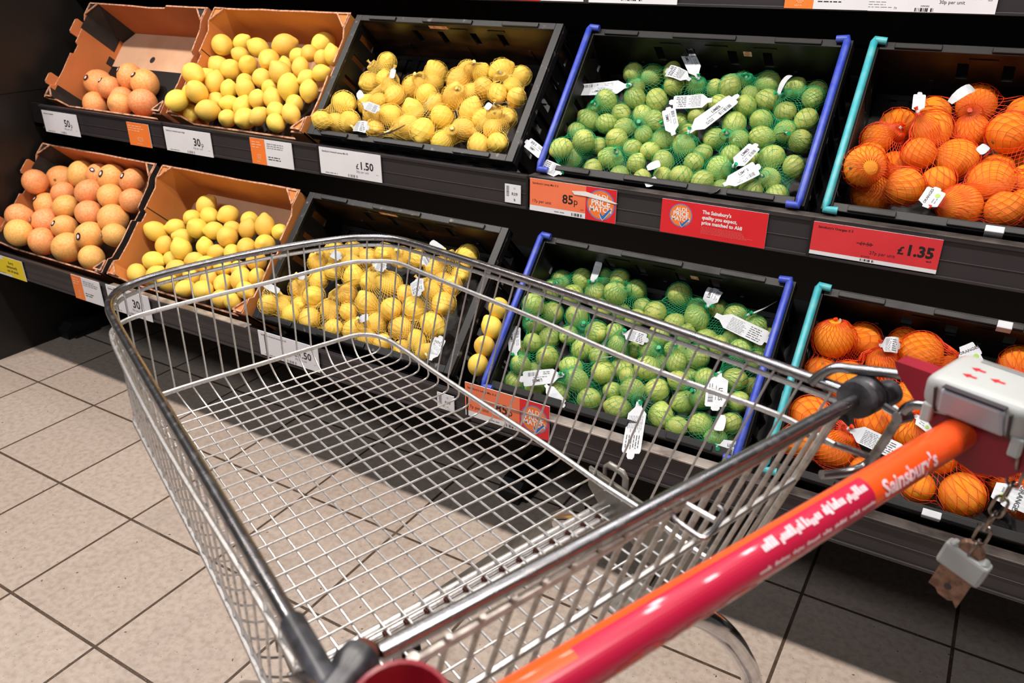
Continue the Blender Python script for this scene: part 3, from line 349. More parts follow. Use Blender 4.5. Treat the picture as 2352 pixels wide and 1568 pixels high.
# ---------------------------------------------------------------- shelving
unit = empty('shelving_unit', (1.05, 0.1, 0)); tag(unit, 'black sloping supermarket shelving unit with tiered decks standing on the tiled floor', 'shelf unit')
XL, XR = -0.872, 3.0
def tier(k, ylip, ztop, zbot, name):
    o, t, e1, n, W, dep, H = frame(k)
    b = MB(); sh = M['shelf']
    D0 = o - n * (H + .003); D1 = D0 + e1 * (dep + 0.03)
    f0 = D0 - e1 * 0.03
    y0 = ylip + 0.012
    P = [(XL, y0, zbot), (XL, y0, zbot + .012), (XL, f0.y, f0.z), (XL, D1.y, D1.z), (XL, D1.y + .01, D1.z - .012), (XL, D0.y + .01, D0.z - .014), (XL, f0.y, zbot)]
    if f0.z < zbot + .012: P[2] = (XL, f0.y, zbot + .012)
    b.prism(P, (XR - XL, 0, 0), sh)
    b.box((XL, y0, zbot), (XR, y0 + .006, ztop), sh)
    b.build('deck', unit)
    for x0, x1 in ((XL if name == 'low' else -0.803, 1.088), (1.094, XR)):
        b = MB(); st = M['strip']
        b.box((x0, ylip + .003, zbot + .004), (x1, ylip + .012, ztop - .004), st)
        b.box((x0, ylip - .001, ztop - .007), (x1, ylip + .018, ztop), st)
        b.box((x0, ylip - .001, zbot), (x1, ylip + .014, zbot + .006), st)
        b.box((x0, ylip + .0015, zbot + .034), (x1, ylip + .0045, zbot + .036), st)
        r = b.build('price_rail', unit, bevel=.001)
        if x0 > 1 :
            b = MB(); xs = 1.70 if name == 'low' else x0
            if name == 'low': b.box((x0, ylip - .004, ztop), (xs, ylip + .026, ztop + .004), M['railsilver'])
            b.box((xs, ylip - .002, ztop), (x1, ylip + .026, ztop + .003), M['raildark']); b.build('metal_edge', r, bevel=.001)
        elif name == 'low':
            b = MB(); b.box((-.20, ylip - .002, ztop), (.385, ylip + .02, ztop + .004), M['railsilver']); b.build('metal_edge', r, bevel=.001)
    for xj in (-.169, .456, 1.091, 1.715, 2.34):
        b = MB(); b.box((xj - .0025, ylip - .0025, zbot + .001), (xj + .0025, ylip + .003, ztop), M['blackfoot']); b.build('rail_joint', unit)
ULIP, LLIP, TLIP = -.2745, -.535, -.030
tier('limU', ULIP, .846, .768, 'up'); tier('limL', LLIP, .405, .332, 'low')
# top tier: only its front shows
b = MB(); b.box((XL, TLIP + .012, 1.195), (XR, .45, 1.207), M['shelf']); b.box((XL, TLIP + .012, 1.195), (XR, TLIP + .018, 1.30), M['shelf']); b.build('deck', unit)
b = MB(); b.box((XL, TLIP + .003, 1.199), (XR, TLIP + .012, 1.272), M['strip']); b.box((XL, TLIP - .001, 1.195), (XR, TLIP + .012, 1.201), M['strip']); b.box((XL, TLIP - .001, 1.268), (XR, TLIP + .016, 1.275), M['strip']); b.build('price_rail', unit, bevel=.001)
for x in (-.86, 1.09, 2.97):
    b = MB(); b.box((x - .02, .40, .0), (x + .02, .46, 2.1), M['shelf']); b.build('upright', unit)
    b = MB(); b.prism([(x - .03, -.36, .0), (x - .03, -.36, .035), (x - .03, -.33, .055), (x - .03, .40, .075), (x - .03, .40, .0)], (.06, 0, 0), M['blackfoot'])
    b.box((x - .045, -.34, 0), (x + .045, -.24, .012), M['blackfoot']); b.build('base_foot', unit, bevel=.003)
b = MB(); b.box((XL, .36, .02), (XR, .40, 2.1), M['shelf']); b.build('back_panel', unit)
for z in (1.0, 1.09, .56, .64):
    b = MB(); b.box((XL, .352, z), (XR, .36, z + .004), M['strip']); b.build('back_seam', unit)

# ---------------------------------------------------------------- tickets on the rails
def ticket(name, a, bb, lip, fn, label, cat='price label', grp=None):
    """a, bb: picture corners of the ticket, put on the plane of the rail"""
    y = lip - .0015; A = pix(a[0], a[1], 1, y); B = pix(bb[0], bb[1], 1, y)
    W, H = B.x - A.x, A.z - B.z
    p = Plate(lambda x, yy, z: (x, -z - .0008, yy))
    p.box((0, -.0008, 0), (W, .0008, H), M['white'])
    fn(p, W, H)
    o = p.build(name, local=True); o.location = (A.x, y, B.z); tag(o, label, cat, grp); return o
def bg(p, W, H, m, x0=0, x1=None, y0=0, y1=None):
    full = x0 == 0 and x1 is None and y0 == 0
    p.rect(x0, y0, W if x1 is None else x1, H if y1 is None else y1, m, 0.0001 if full else 0.0002)
def price_white(title, price, unitp, big=.36, sub=None):
    big = .39 if price.startswith('£') else .45
    def f(p, W, H):
        bg(p, W, H, M['white']); p.text(title, W * .05, H * .84, H * .085, M['ink'], bold=.01)
        if price.startswith('£'):
            p.text(price[1:], W * .88, H * .38, H * big, M['ink'], 'r', .02); wd = glyphs(price[1:], .02)[2] * H * big
            p.text('£', W * .87 - wd, H * .38, H * big * .7, M['ink'], 'r', .01)
        else:
            p.text('p', W * .785, H * .38, H * big * .62, M['ink'], 'l', .0); p.text(price, W * .77, H * .38, H * big, M['ink'], 'r', .02)
        p.text(unitp, W * .80, H * .24, H * .12, M['grey'], 'r')
        p.barcode(W * .46, H * .03, W * .62, H * .13, M['grey']); p.lines(W * .08, H * .04, W * .36, H * .12, 1, M['grey'])
        p.text('each', W * .95, H * .24, H * .06, M['grey'], 'r')
    return f
def scan_ticket(frac, mir=False):
    def f(p, W, H):
        bg(p, W, H, M['ora'], 0, W * frac); p.lines(W * .04, H * .62, W * frac * .75, H * .92, 3, M['wfaint'], seed=5)
        p.rect(W * frac * .42, H * .2, W * frac * .44, H * .36, M['wfaint'], .0004); p.rect(W * frac * .62, H * .2, W * frac * .64, H * .36, M['wfaint'], .0004)
        for q in (.2, .36): p.rect(W * frac * .42, H * q, W * frac * .64, H * (q + .02), M['wfaint'], .0004)
        p.rect(W * frac * .47, H * .27, W * frac * .59, H * .29, M['wfaint'], .0004); p.lines(W * frac * .35, H * .08, W * frac * .7, H * .15, 1, M['wfaint'])
        if frac < .9:
            p.lines(W * (frac + .05), H * .66, W * .92, H * .90, 3, M['grey'], seed=8); p.lines(W * (frac + .05), H * .22, W * .76, H * .40, 2, M['ink'], seed=9)
    return f
def bay(t, c):
    def f(p, W, H):
        bg(p, W, H, M['white']); p.text(t, W * .62, H * .42, H * .24, M['ink'], 'c'); p.text(c, W * .62, H * .12, H * .2, M['ink'], 'c')
        p.text('01', W * .62, H * .76, H * .14, M['grey'], 'c')
        r = random.Random(2); y = H * .36
        while y < H * .9: hh = H * r.uniform(.02, .05); p.rect(W * .1, y, W * .27, y + hh, M['grey'], .0004); y += hh * 1.7
    return f
def limes85(p, W, H):
    k = W * .66
    bg(p, W, H, M['white']); bg(p, W, H, M['peach'], 0, k, H * .17); bg(p, W, H, M['red'], k, W)
    p.text("Sainsbury's Limes Mix X 5", W * .03, H * .84, H * .085, M['ink'], bold=.01)
    p.text('85', k * .78, H * .38, H * .38, M['ink'], 'r', .02); p.text('p', k * .79, H * .38, H * .30, M['ink'], 'l')
    p.text('17p per unit', k * .04, H * .27, H * .135, M['ink']); p.text('each', k * .97, H * .24, H * .06, M['ink'], 'r')
    p.barcode(k * .76, H * .03, k * .95, H * .12, M['ink']); p.lines(k * .45, H * .05, k * .7, H * .12, 1, M['grey'])
    match_logo(p, k + (W - k) * .5, H * .50, (W - k) * .46)
def torn(p, W, H):
    limes85(p, W, H)
    p.poly([(W * .50, H * .80), (W * .66, H * .84), (W * .86, H * .74), (W * 1.02, H * .62), (W * .99, H * .60), (W * .80, H * .66), (W * .66, H * .70), (W * .53, H * .70)], M['wprint'], .0016)
def match_sign(p, W, H):
    bg(p, W, H, M['red']); match_logo(p, W * .195, H * .58, H * .345)
    for i, t in enumerate(("The Sainsbury's", 'quality you expect,', 'price matched to Aldi')): p.text(t, W * .40, H * (.73 - .155 * i), H * .145, M['wprint'], bold=.035, sx=.92)
    p.lines(W * .40, H * .14, W * .92, H * .36, 6, M['lfaint'], th=.3)
def oranges135(p, W, H):
    bg(p, W, H, M['white']); bg(p, W, H, M['red2'], 0, W, H * .12)
    p.text("Sainsbury's Oranges X 5", W * .05, H * .83, H * .10, M['ink'], bold=.02)
    p.text('1.35', W * .955, H * .42, H * .43, M['ink'], 'r', .04); p.text('£', W * .945 - glyphs('1.35', .04)[2] * H * .43, H * .42, H * .32, M['ink'], 'r', .03)
    p.text('£1.50', W * .49, H * .50, H * .15, M['ink'], 'r'); p.rect(W * .37, H * .545, W * .50, H * .56, M['ink'], .0006)
    p.text('27p per unit', W * .68, H * .27, H * .14, M['ink'], 'r'); p.text('each', W * .95, H * .30, H * .08, M['ink'], 'r', .02)
    p.barcode(W * .42, H * .03, W * .53, H * .10, M['ink']); p.text('28/10/2022', W * .42, H * .16, H * .055, M['ink'], bold=.01)
def sorry(p, W, H):
    bg(p, W, H, M['yel']); p.rect(0, H * .82, W * .45, H, M['white'], .0003)
    for i, t in enumerate(('Sorry', 'temporarily', 'out of stock')): p.text(t, W * .66, H * (.68 - .21 * i), H * .19, M['ink'], 'c', .02)
    p.rect(W * .2, H * .0, W * .6, H * .1, M['white'], .0003); p.lines(W * .2, H * .1, W * .5, H * .16, 1, M['ink'])
def topwhite(p, W, H):
    bg(p, W, H, M['white']); p.barcode(W * .38, H * .08, W * .62, H * .2, M['ink']); p.text('79', W * .25, H * .1, H * .12, M['grey'])
def top30(p, W, H):
    bg(p, W, H, M['white']); p.text('30p per unit', W * .76, H * .27, H * .15, M['ink'], 'r', 0); p.text('each', W * .96, H * .38, H * .07, M['ink'], 'r')
    p.text('.40', W * .9, H * .42, H * .4, M['ink'], 'r', .02)
    p.text('13/04/2022', W * .42, H * .17, H * .06, M['ink'], bold=.01); p.barcode(W * .38, H * .02, W * .53, H * .13, M['ink']); p.text('79', W * .21, H * .07, H * .10, M['grey'])
    p.lines(0, H * .1, W * .2, H * .5, 5, M['grey'], th=.2)
T = ticket
T('price_label', (95, 252), (186, 315), ULIP, price_white('Sainsbury\'s Grapefruit', '50', '50p per unit'), 'white 50p price label under the upper grapefruit tray')
T('price_label', (290, 279), (350, 340), ULIP, scan_ticket(1.0), 'plain orange label on the upper rail beside the 30p label')
T('price_label', (375, 290), (491, 362), ULIP, price_white("Sainsbury's Unwaxed Lemon Single", '30', '30p per unit'), 'white 30p price label under the upper loose lemon tray')
T('price_label', (573, 315), (676, 390), ULIP, scan_ticket(.36), 'orange and white label on the upper rail left of the £1.50 label')
T('price_label', (732, 336), (878, 420), ULIP, price_white("Sainsbury's Unwaxed Lemons Mix X5", '£1.50', '30p per unit'), 'white £1.50 price label under the upper netted lemon crate')
T('bay_label', (1160, 421), (1196, 469), ULIP, bay('R09', 'B'), 'small white bay label reading R09 B on the upper rail', 'label')
T('price_label', (1218, 408), (1413, 514), ULIP, torn, 'orange 85p lime price label with torn white strip on the upper rail')
T('promotion_sign', (1522, 455), (1755, 571), ULIP, match_sign, 'red price match sign with white lettering under the upper lime crate', 'sign')
T('price_label', (1868, 507), (2149, 629), ULIP, oranges135, 'big red £1.35 oranges price label on the upper rail')
T('stock_notice', (-30, 577), (62, 647), LLIP, sorry, 'yellow temporarily out of stock notice on the lower rail', 'sign')
T('price_label', (162, 629), (240, 704), LLIP, scan_ticket(.36), 'orange and white label on the lower rail beside its 30p label')
T('price_label', (242, 652), (352, 740), LLIP, price_white("Sainsbury's Unwaxed Lemon Single", '30', '30p per unit'), 'white 30p price label on the lower rail seen behind the trolley rim')
T('price_label', (592, 757), (736, 856), LLIP, price_white("Sainsbury's Unwaxed Lemons Mix X5", '£1.50', '30p per unit'), 'white £1.50 price label on the lower rail behind the trolley wires')
T('bay_label', (1004, 899), (1044, 947), LLIP, bay('R09', 'C'), 'small white bay label reading R09 C on the lower rail', 'label')
T('price_label', (1068, 876), (1261, 1012), LLIP, limes85, 'orange lime price label on the lower rail behind the trolley wires')
T('price_label', (1075, -70), (1240, 2), TLIP, lambda p, W, H: bg(p, W, H, M['red']), 'red label on the top rail cut by the photo edge')
T('price_label', (1243, -70), (1340, 4), TLIP, lambda p, W, H: bg(p, W, H, M['white']), 'narrow white label right of the red one on the top rail')
T('price_label', (1355, -70), (1555, 11), TLIP, topwhite, 'wide white label on the top rail left of the orange one')
T('price_label', (1810, -50), (2000, 24), TLIP, scan_ticket(.34), 'orange and white label on the top rail')
T('price_label', (2006, -50), (2285, 33), TLIP, top30, 'white 30p per unit label on the top rail at the right')

# ---------------------------------------------------------------- crates
def rootframe(name, k, label, cat):
    o, t, e1, n, W, D, H = frame(k)
    r = empty(name, o, (t, 0, 0)); tag(r, label, cat); return r, W, D, H
def plastic_crate(k, bar, label):
    """local frame: x along the shelf, y up the slope, z out of the crate (rim at 0, base at -H)"""
    r, W, D, H = rootframe('plastic_crate', k, label, 'crate')
    c = M['crate']; th = .006; L = bool(bar is None)
    b = MB()
    b.box((.01, .01, -H), (W - .01, D - .01, -H + .003), c)
    for i in range(14): b.box((.02 + i * (W - .04) / 14, .02, -H + .003), (.02 + (i + .6) * (W - .04) / 14, D - .02, -H + .009), c)
    for y in (.02, D * .33, D * .66, D - .03): b.box((.015, y, -H + .003), (W - .015, y + .012, -H + .011), c)
    b.build('base', r, local=True)
    back = M['cratebrown'] if L else c
    # back wall with slots
    b = MB(); y0, y1 = D - .016, D - .010
    zs0, zs1 = -.035, -.085; xs = [W * q for q in (.27, .40, .56, .69)]; sw = .020
    b.box((.01, y0, -H), (W - .01, y1, zs1), back); b.box((.01, y0, zs0), (W - .01, y1, -.004), back)
    e = [.01] + sum([[x, x + sw] for x in xs], []) + [W - .01]
    for i in range(0, len(e), 2): b.box((e[i], y0, zs1), (e[i + 1], y1, zs0), back)
    for x in (W * .5, W * .2, W * .8): b.box((x - .004, y0 - .003, -H), (x + .004, y0, zs1 - .01), back)
    for i in range(3): b.box((W * (.3 + .18 * i), y0 - .002, -.024), (W * (.3 + .18 * i) + .05, y0, -.019), M['cratescuff'] if L else c)
    if L:
        b.box((W * .38, y0 - .0012, -.022), (W * .47, y0, -.007), M['paperbit'])
    else: b.box((W * .62, y0 - .0012, -.05), (W * .65, y0, -.035), M['paperbit'])
    b.build('back_wall', r, local=True)
    # front wall
    b = MB(); b.box((.01, .008, -H), (W - .01, .014, -.075), c); b.box((.01, .008, -.035), (W - .01, .014, -.003), c)
    for i in range(9): b.box((.01 + i * (W - .02) / 9, .008, -.075), (.01 + (i + .45) * (W - .02) / 9, .014, -.035), c)
    b.box((.01, .0, -.05), (W - .01, .008, -.044), c); b.build('front_wall', r, local=True)
    for s in (0, 1):
        X = (lambda x: x) if s == 0 else (lambda x: W - x)
        b = MB()
        def bb(x0, y0, z0, x1, y1, z1, m): b.box((min(X(x0), X(x1)), y0, z0), (max(X(x0), X(x1)), y1, z1), m)
        bb(.010, .012, -H, .016, D - .012, -.09, c); bb(.010, .012, -.03, .016, D - .012, -.003, c)
        for i in range(6): bb(.010, .012 + i * (D - .024) / 5.4, -.09, .016, .012 + (i + .68) * (D - .024) / 5.4 if i < 5 else D - .012, -.03, c)
        for i in range(8): bb(.002, .02 + i * (D - .04) / 7.2, -H + .01, .010, .025 + i * (D - .04) / 7.2, -.006, c)
        if L: bb(.0155, .10, -.07, .0168, .16, -.02, M['cratescuff'])
        elif k == 'oraU' and s == 0: bb(.0155, .13, -.12, .0168, .26, -.012, M['cratescuff'])
        b.build('side_wall', r, local=True)
    # rim: flanges with notches
    b = MB(); rm = M['cratescuff'] if L else c
    for s in (0, 1):
        x0 = 0 if s == 0 else W - .020
        b.box((x0, 0, -.010), (x0 + .020, D, 0), rm); b.box((x0 + (.0 if s == 0 else .017), 0, -.030), (x0 + (.003 if s == 0 else .020), D, -.010), rm)
    for y, q in ((0, 0), (D - .018, 1)):
        b.box((.02, y, -.010), (W - .02, y + .018, 0), rm); yy = 0 if q == 0 else D - .003
        b.box((.0, yy, -.028), (W, yy + .003, -.010), rm)
        for i, (a, c2) in enumerate(((.08, .22), (.36, .60), (.74, .90))): b.box((W * a, y + .002, 0), (W * c2, y + .014, .005), rm)
    if k[:3] == 'ora': b.box((W * .46, -.0006, -.022), (W * .51, .012, .0056), M['tag']); b.box((W * .53, D - .0185, -.016), (W * .57, D - .004, .0056), M['tag'])
    b.build('rim', r, local=True, bevel=.0015)
    if bar:
        for s in (0, 1):
            x = .010 if s == 0 else W - .010; q = 1 if s == 0 else -1
            b = MB(); b.tube([(x + q * .022, -.002, .006), (x, -.003, .008), (x, .01, .010), (x, D - .01, .010), (x, D - .003, .008), (x + q * .022, D - .004, .006)], .0075, bar, 10)
            b.build('stacking_bar', r, smooth=True, local=True)
    return r
plastic_crate('lemU', None, 'scuffed black crate of netted lemons, upper tier, right of the cardboard tray')
plastic_crate('limU', M['bluebar'], 'black crate with blue side bars holding netted limes on the upper tier')
plastic_crate('oraU', M['tealbar'], 'black crate with teal side bars holding netted oranges on the upper tier')
plastic_crate('lemL', None, 'scuffed black crate of netted lemons on the lower tier, behind the trolley basket')
plastic_crate('limL', M['bluebar'], 'black crate with blue side bars holding netted limes on the lower tier')
plastic_crate('oraL', M['tealbar'], 'black crate with teal side bars holding netted oranges on the lower tier')
# clips and label remnants on the orange crates
def tray(k, inner, black, label):
    r, W, D, H = rootframe('cardboard_tray', k, label, 'tray')
    t = .005; ed = M['cardedge']; fh = -.055 if not black else -.05
    b = MB(); b.box((0, 0, -H), (W, D, -H + .005), M['cardbase'])
    if black: b.poly = None; b.lathe([(.012, .0), (.012, .0012)], M['cardblack'], Matrix.Translation((W * .34, D * .72, -H + .0045)), 16)
    b.build('base', r, local=True)
    # long back and front walls
    rr = random.Random(hash(k) % 97 if False else len(k) + int(W * 1000))
    top = [(0, .0)] ; x = .06
    while x < W - .06: top.append((x, -.002 + rr.uniform(-.004, .003))); x += rr.uniform(.05, .1)
    if k == 'gfU': top = [(0, 0), (.09, -.002), (.22, -.006), (.30, -.012), (.38, -.010), (.40, .002), (W - .03, 0)]
    top.append((W, 0))
    b = MB(); P = [(0, D - t, -H)] + [(W, D - t, -H)] + [(x, D - t, z) for x, z in reversed(top)]
    b.prism(P, (0, t, 0), inner, ed); b.build('back_wall', r, local=True)
    P = [(0, 0, -H), (W, 0, -H), (W, 0, -.012), (W - .05, 0, -.014), (W - .065, 0, fh), (.065 + .0, 0, fh), (.05, 0, -.014), (0, 0, -.012)]
    b = MB(); b.prism(P, (0, t, 0), inner, ed); b.build('front_wall', r, local=True)
    for s in (0, 1):
        x = 0 if s == 0 else W - t
        pr = [(0, -H), (D, -H), (D, 0), (D - .05, .001), (D - .075, -.012), (D * .60, -.013), (D * .585, -.024), (D * .50, -.024), (D * .485, -.013), (D * .30, -.016), (.055, -.014), (.045, 0), (0, 0)]
        if black and s: pr = [(0, -H), (D, -H), (D, 0), (D - .05, .001), (D - .075, -.008), (D * .60, -.013), (D * .585, -.024), (D * .50, -.024), (D * .485, -.013), (D * .30, -.016), (.055, -.012), (.045, -.002), (0, -.004)]
        b = MB(); b.prism([(x, y, z) for y, z in pr], (t, 0, 0), M['cardblack'] if (black and s and k == 'gfL') else inner, ed)
        xi = x + (t if s == 0 else -.0006)
        if black and s == 0:
            b.box((xi, D * .74, -H + .02), (xi + .0006, D - .02, -.006), M['cardblack']); b.box((xi, .02, -H + .03), (xi + .0006, D * .16, -.02), M['cardblack'])
            b.box((xi, D * .60, -H + .006), (xi + .0006, D * .68, -H + .03), M['cardblack'])
        if not black: b.box((xi, D * .62, -H + .004), (xi + .0006, D * .628, -.014), M['cardblack'])
        b.build('side_wall', r, local=True)
        if s == 0 or k == 'lbU':
            for y0, y1 in ((.045, .085), (D - .13, D - .075)) if (black and s == 0) else ():
                xo = x - .001 if s == 0 else x + t - .001
                pts = [(y0, -.02), (y1, -.02), (y1, .012), (y1 - .006, .018), (y0 + .006, .018), (y0, .012)]
                b = MB(); b.prism([(xo - .004, y, z) for y, z in pts], (.005, 0, 0), inner, ed); b.build('stacking_tab', r, local=True)
    # triangular corner posts
    for cx, cy, sx, sy in ((0, 0, 1, 1), (W, 0, -1, 1), (0, D, 1, -1), (W, D, -1, -1)):
        q = .042 if sy < 0 else .034
        P = [(cx + sx * t, cy + sy * t), (cx + sx * (t + q), cy + sy * t), (cx + sx * t, cy + sy * (t + q))]
        mm = M['cardblack'] if black else inner
        b = MB(); b.prism([(x, y, -H + .005) for x, y in P], (0, 0, H - .006), mm, mm)
        # folded paper edge on top of the post
        for i in range(3):
            a, c2 = Vector((*P[i], 0)), Vector((*P[(i + 1) % 3], 0)); d = (c2 - a).normalized(); nn = Vector((-d.y, d.x, 0)) * .0022
            b.prism([a - nn, c2 - nn, c2 + nn, a + nn], (0, 0, .003), ed)
        b.build('corner_post', r, local=True)
    return r
tray('gfU', M['card'], True, 'brown cardboard tray with black printed corners, nearly empty, upper tier')
tray('lbU', M['cardy'], False, 'brown cardboard tray full of loose lemons on the upper tier')
tray('gfL', M['card'], True, 'brown cardboard tray full of grapefruit on the lower tier at far left')
tray('lbL', M['cardy'], False, 'brown cardboard tray of loose lemons on the lower tier')
# ---------------------------------------------------------------- fruit
def fruit_mesh(name, kind, seed, m):
    r = random.Random(seed); bm = bmesh.new(); bmesh.ops.create_uvsphere(bm, u_segments=26, v_segments=18, radius=1.0)
    ph = [r.uniform(0, 6.28) for _ in range(6)]; am = [r.uniform(.3, 1) for _ in range(6)]
    el = r.uniform(1.06, 1.2)
    for v in bm.verts:
        x, y, z = v.co; a = math.atan2(y, x); q = math.hypot(x, y)
        d = 1 + .012 * am[0] * math.sin(2 * a + ph[0]) * q + .010 * am[1] * math.sin(3 * a + ph[1] + z * 2) * q + .012 * am[2] * math.sin(2.5 * z + ph[2])
        if kind == 'lemon':
            zz = z * el * (1 + .11 * max(0, abs(z) - .86) / .14 * (1.3 if z > 0 else .4)); rad = q * (1 - .10 * abs(z) ** 3) * .97
            v.co = (x / max(q, 1e-6) * rad * d if q > 1e-6 else 0, y / max(q, 1e-6) * rad * d if q > 1e-6 else 0, zz * 1.0)
        elif kind == 'lime':
            zz = z * (el * .5 + .53) * (1 + .10 * max(0, abs(z) - .88) / .12 * (1 if z > 0 else .2)); v.co = (x * d * .98, y * d * .98, zz)
        else:
            fl = .95 if kind == 'orange' else .92; dim = 1 - .06 * max(0, (z - .93) / .07); v.co = (x * d, y * d, z * fl * dim * d)
    for f in bm.faces: f.smooth = True
    me = bpy.data.meshes.new(name); bm.to_mesh(me); bm.free(); me.materials.append(m); return me
FM = {k: [fruit_mesh(k, k, s + i * 7, M[k]) for i in range(4)] for s, k in ((1, 'lemon'), (2, 'lime'), (3, 'orange'), (4, 'grapefruit'))}
bs = MB(); bs.lathe([(.11, -.01), (.10, .03), (.05, .045)], M['stem'], None, 8); STEM = bs.mesh('stem_scar')
def sticker_mesh():
    b = MB(); vs = []; R = 1.012
    for ring in (0, .14, .27):
        for j in range(12):
            a = 6.2832 * j / 12; th = ring; vs.append((R * math.sin(th) * math.cos(a), R * math.sin(th) * math.sin(a) * .72, R * math.cos(th)))
    fs = [tuple(range(12))]; b.add(vs, [(j, 12 + j, 12 + (j + 1) % 12, (j + 1) % 12) for j in range(12)], M['sticker_white']); b.add(vs, [(12 + j, 24 + j, 24 + (j + 1) % 12, 12 + (j + 1) % 12) for j in range(12)], M['sticker'])
    return b.mesh('sticker')
STK = sticker_mesh()
ORD = ['first', 'second', 'third', 'fourth', 'fifth', 'sixth', 'seventh', 'eighth', 'ninth', 'tenth', 'eleventh', 'twelfth', 'thirteenth', 'fourteenth', 'fifteenth']
SPEC = {'gfU': ('grapefruit', 'pink-orange grapefruit in the upper tray', 'grapefruit in the upper tray', 4),
        'gfL': ('grapefruit', 'pink-orange grapefruit in the lower tray', 'grapefruit in the lower tray', 5),
        'lbU': ('lemon', 'loose lemon in the upper cardboard tray', 'loose lemons in the upper tray', 8),
        'lbL': ('lemon', 'loose lemon in the lower cardboard tray', 'loose lemons in the lower tray', 8),
        'lemU': ('lemon', 'netted lemon in the upper black crate', 'netted lemons in the upper crate', 8),
        'lemL': ('lemon', 'netted lemon in the lower black crate', 'netted lemons in the lower crate', 8),
        'limU': ('lime', 'netted lime in the upper blue-barred crate', 'netted limes in the upper crate', 10),
        'limL': ('lime', 'netted lime in the lower blue-barred crate', 'netted limes in the lower crate', 11),
        'oraU': ('orange', 'netted orange in the upper teal-barred crate', 'netted oranges in the upper crate', 6),
        'oraL': ('orange', 'netted orange in the lower teal-barred crate', 'netted oranges in the lower crate', 7)}
rng = random.Random(11)
CHILD = {}
def put_fruit(kind, p, r, label, group, face=None, stk=False):
    o = bpy.data.objects.new(kind, rng.choice(FM[kind])); COL.objects.link(o); o.location = p
    k = r if kind != 'lemon' else r * .97
    o.scale = (k, k, k)
    q = Quaternion((rng.gauss(0, 1), rng.gauss(0, 1), rng.gauss(0, 1), rng.gauss(0, 1))).normalized()
    o.rotation_mode = 'QUATERNION'
    if face is not None: q = face
    o.rotation_quaternion = q
    tag(o, label, kind, group)
    if stk:
        c = bpy.data.objects.new('sticker', STK); COL.objects.link(c); c.parent = o
        # put the sticker on the side facing the aisle
        d = q.inverted() @ (Vector((rng.uniform(-.35, .35), -.75, rng.uniform(.1, .8))).normalized())
        c.rotation_mode = 'QUATERNION'; c.rotation_quaternion = Vector((0, 0, 1)).rotation_difference(d)
        c['label'] = 'dark red oval sticker'
    if kind in ('orange', 'grapefruit') and rng.random() < .5:
        c = bpy.data.objects.new('stem_scar', STEM); COL.objects.link(c); c.parent = o; c.location = (0, 0, .87 if kind == 'orange' else .85)
    return o
for k, (kind, base, group, row) in SPEC.items():
    o, t, e1, n, W, D, H = frame(k); F_ = DATA[k]['f']
    idx = sorted(range(len(F_)), key=lambda i: (Vector(F_[i][:3]) - o).dot(e1))
    rows = [idx[i:i + row] for i in range(0, len(idx), row)]
    if len(rows) > 1 and len(rows[-1]) < 3: last = rows.pop(); rows[-1] += last
    for ri, rw in enumerate(rows):
        rw.sort(key=lambda i: F_[i][0])
        for ci, i in enumerate(rw):
            if ri == 0: where = 'front row'
            elif ri == len(rows) - 1: where = 'back row'
            else: where = ORD[ri] + ' row from front'
            if ci == 0: pos = 'leftmost'
            elif ci == len(rw) - 1: pos = 'rightmost'
            else: pos = ORD[ci] + ' from left'
            x, y, z, r = F_[i][:4]
            put_fruit(kind, (x, y, z), r, '%s, %s, %s' % (base, where, pos), group, stk=(kind == 'grapefruit' and (ri * 7 + ci * 3 + len(rows)) % 3 == 0))
# strays between the lemon and lime crates
for i, (u, v) in enumerate(((1098, 838), (1113, 795), (1130, 752), (1146, 708))):
    p = pix(u, v, 0, 1.075); put_fruit('lemon', p, .026, 'stray lemon in the gap beside the lower lime crate, %s from bottom' % ORD[i], 'stray lemons in the lower gap')
